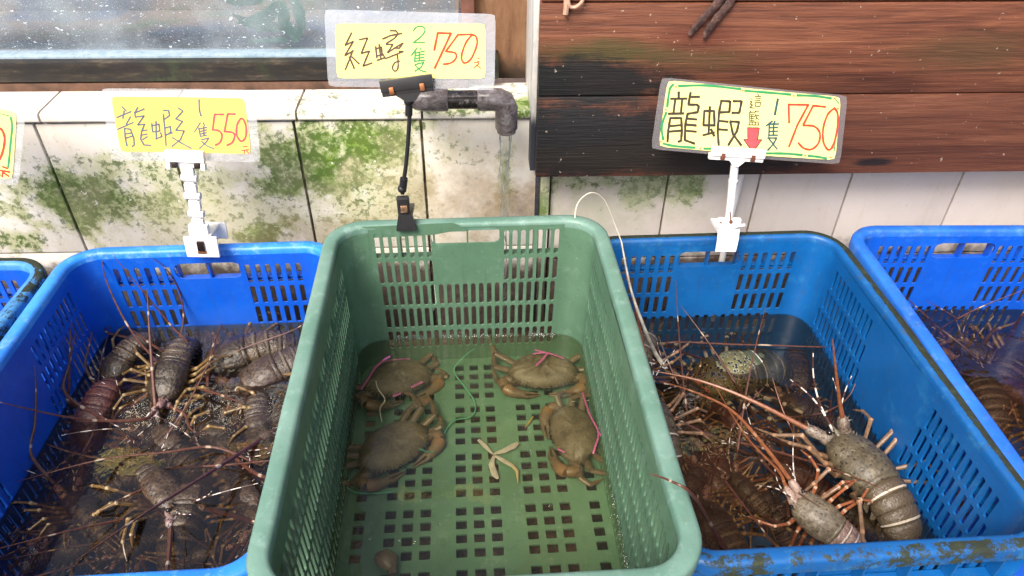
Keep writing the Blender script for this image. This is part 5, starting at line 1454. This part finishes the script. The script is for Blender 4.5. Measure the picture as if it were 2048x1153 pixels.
# severed crab leg
LEG = crab_limb('pale_crab_leg', (.30, .26, .23), (.44, .40, .36), (.38, .28, .13))
b = MB(); zc = FZ + .006
for pts, rr_, bd_ in (([(957, 880), (970, 892), (986, 909)], [.0030, .0046, .0018], [0, 0, 0]), ([(986, 909), (1008, 902), (1028, 892), (1036, 886)], [.0022, .0052, .0062, .0030], [0, 0, .0, .2]), ([(988, 912), (983, 930), (990, 950), (996, 958)], [.0026, .0056, .0060, .0022], [0, 0, 0, 0]), ([(990, 912), (1008, 922), (1024, 931)], [.0024, .0044, .0036], [0, 0, .3]), ([(1024, 931), (1034, 942), (1036, 966)], [.0034, .0032, .0006], [.5, .8, 1])):
    b.tube(smooth_path([atz(x, y, zc) for x, y in pts], 1) if False else [atz(x, y, zc) for x, y in pts], [q * .85 for q in rr_], 8, 0, bd_, .45)
tag(b.build('severed_crab_leg', LEG), 'pale severed crab leg pieces lying on the green crate floor', 'crab leg')
# loose claw near the front and a stalk
b = MB(); P0 = atz(768, 1120, FZ + .01)
b.tube([atz(752, 1113, FZ + .012), atz(766, 1116, FZ + .014), atz(780, 1124, FZ + .014), atz(786, 1140, FZ + .012)], [.006, .0135, .013, .006], 10, 0, None, .6); b.tube([atz(782, 1126, FZ + .012), atz(786, 1150, FZ + .01)], [.008, .006], 8)
tag(b.build('loose_claw', CR[1]), 'brown broken claw on the green crate floor at the near rim', 'crab claw')
b = MB(); b.tube([atz(1050, 855, FZ + .003), atz(1058, 846, FZ + .004), atz(1066, 834, FZ + .003)], [.0012, .002, .0014], 6)
tag(b.build('stalk', simple('yellow_stalk', (.30, .22, .06), .6)), 'tiny yellowish stalk over a hole in the green crate floor', 'stalk')
# pale fibre on the first crab
b = MB(); b.tube(smooth_path(path3([(752, 762, FZ + .045), (756, 778, FZ + .045), (770, 800, FZ + .04), (760, 818, FZ + .03), (764, 845, FZ + .015)]), 5), .0010, 5)
tag(b.build('white_thread', simple('white_thread', (.6, .55, .5), .6)), 'frayed white thread between the two crabs on the left', 'thread')

# nylon cord from the green rim down into the mossy crate
b = MB()
P = smooth_path([atz(1160, 450, .385), aty(1150, 436, .95), aty(1157, 405, .965), aty(1182, 386, .975), aty(1208, 400, .985), aty(1228, 445, .985), aty(1243, 485, .97)], 6)
b.tube(P, .0011, 6)
P = smooth_path([aty(1243, 485, .97), aty(1262, 580, .92), aty(1290, 660, .88), atz(1310, 705, .165), atz(1338, 748, .13)], 6)
n = len(P); b.tube(P, [.0014 + .0030 * (i / n) for i in range(n)], 8, 0, [.9 if i % 2 else 0 for i in range(n)])
k = NM('banded_cord'); bd = k.attr('band'); n1 = k.noise(300, 3)
k.set(Base_Color=k.mix(k.math('MULTIPLY', bd, .7), (.50, .47, .38), (.22, .19, .15)), Roughness=.4)
tag(b.build('nylon_cord', k.m), 'pale nylon cord looping over the green rim corner down into the mossy crate', 'cord')

# foam bubbles along the water line of the green crate
k = NM('bubble_film'); tr = k.n('BsdfTransparent', 0, Color=(.95, .97, .97)); gl = k.n('BsdfGlossy', 0, Color=(1, 1, 1), Roughness=.03)
z = k.n('MixShader', 0, i0=k.n('LayerWeight', 1, Blend=.35), i1=tr, i2=gl); k.L.new(z, k.out.inputs[0]); M['bubble'] = k.m
b = MB(); rb = random.Random(5)
for i in range(150):
    px = rb.choice([rb.uniform(745, 1120), rb.uniform(790, 850), rb.uniform(880, 1010), rb.uniform(1060, 1110)])
    p = aty(px, 693, .9365 - rb.random() ** 2 * .006); r = rb.uniform(.0012, .0034)
    b.ball((p.x, p.y, ZWG + r * .3), r, 0, 8, 5)
for i in range(60):
    y = rb.uniform(.40, .62); x = .196 - RIM - .0045 - rb.random() ** 2 * .006 - (y - .64) * -.0246 * -1
    b.ball((x, y, ZWG + .001), rb.uniform(.0008, .0026), 0, 8, 5)
for px, py in ((1060, 905), (800, 1082), (830, 1085), (1100, 1012), (740, 1078), (1222, 1035), (880, 1050)):
    b.ball(atz(px, py, ZWG), .0022, 0, 8, 5)
tag(b.build('foam_bubbles', M['bubble'], sharp=0), 'small foam bubbles along the water line of the green crate', None, None, 'stuff')
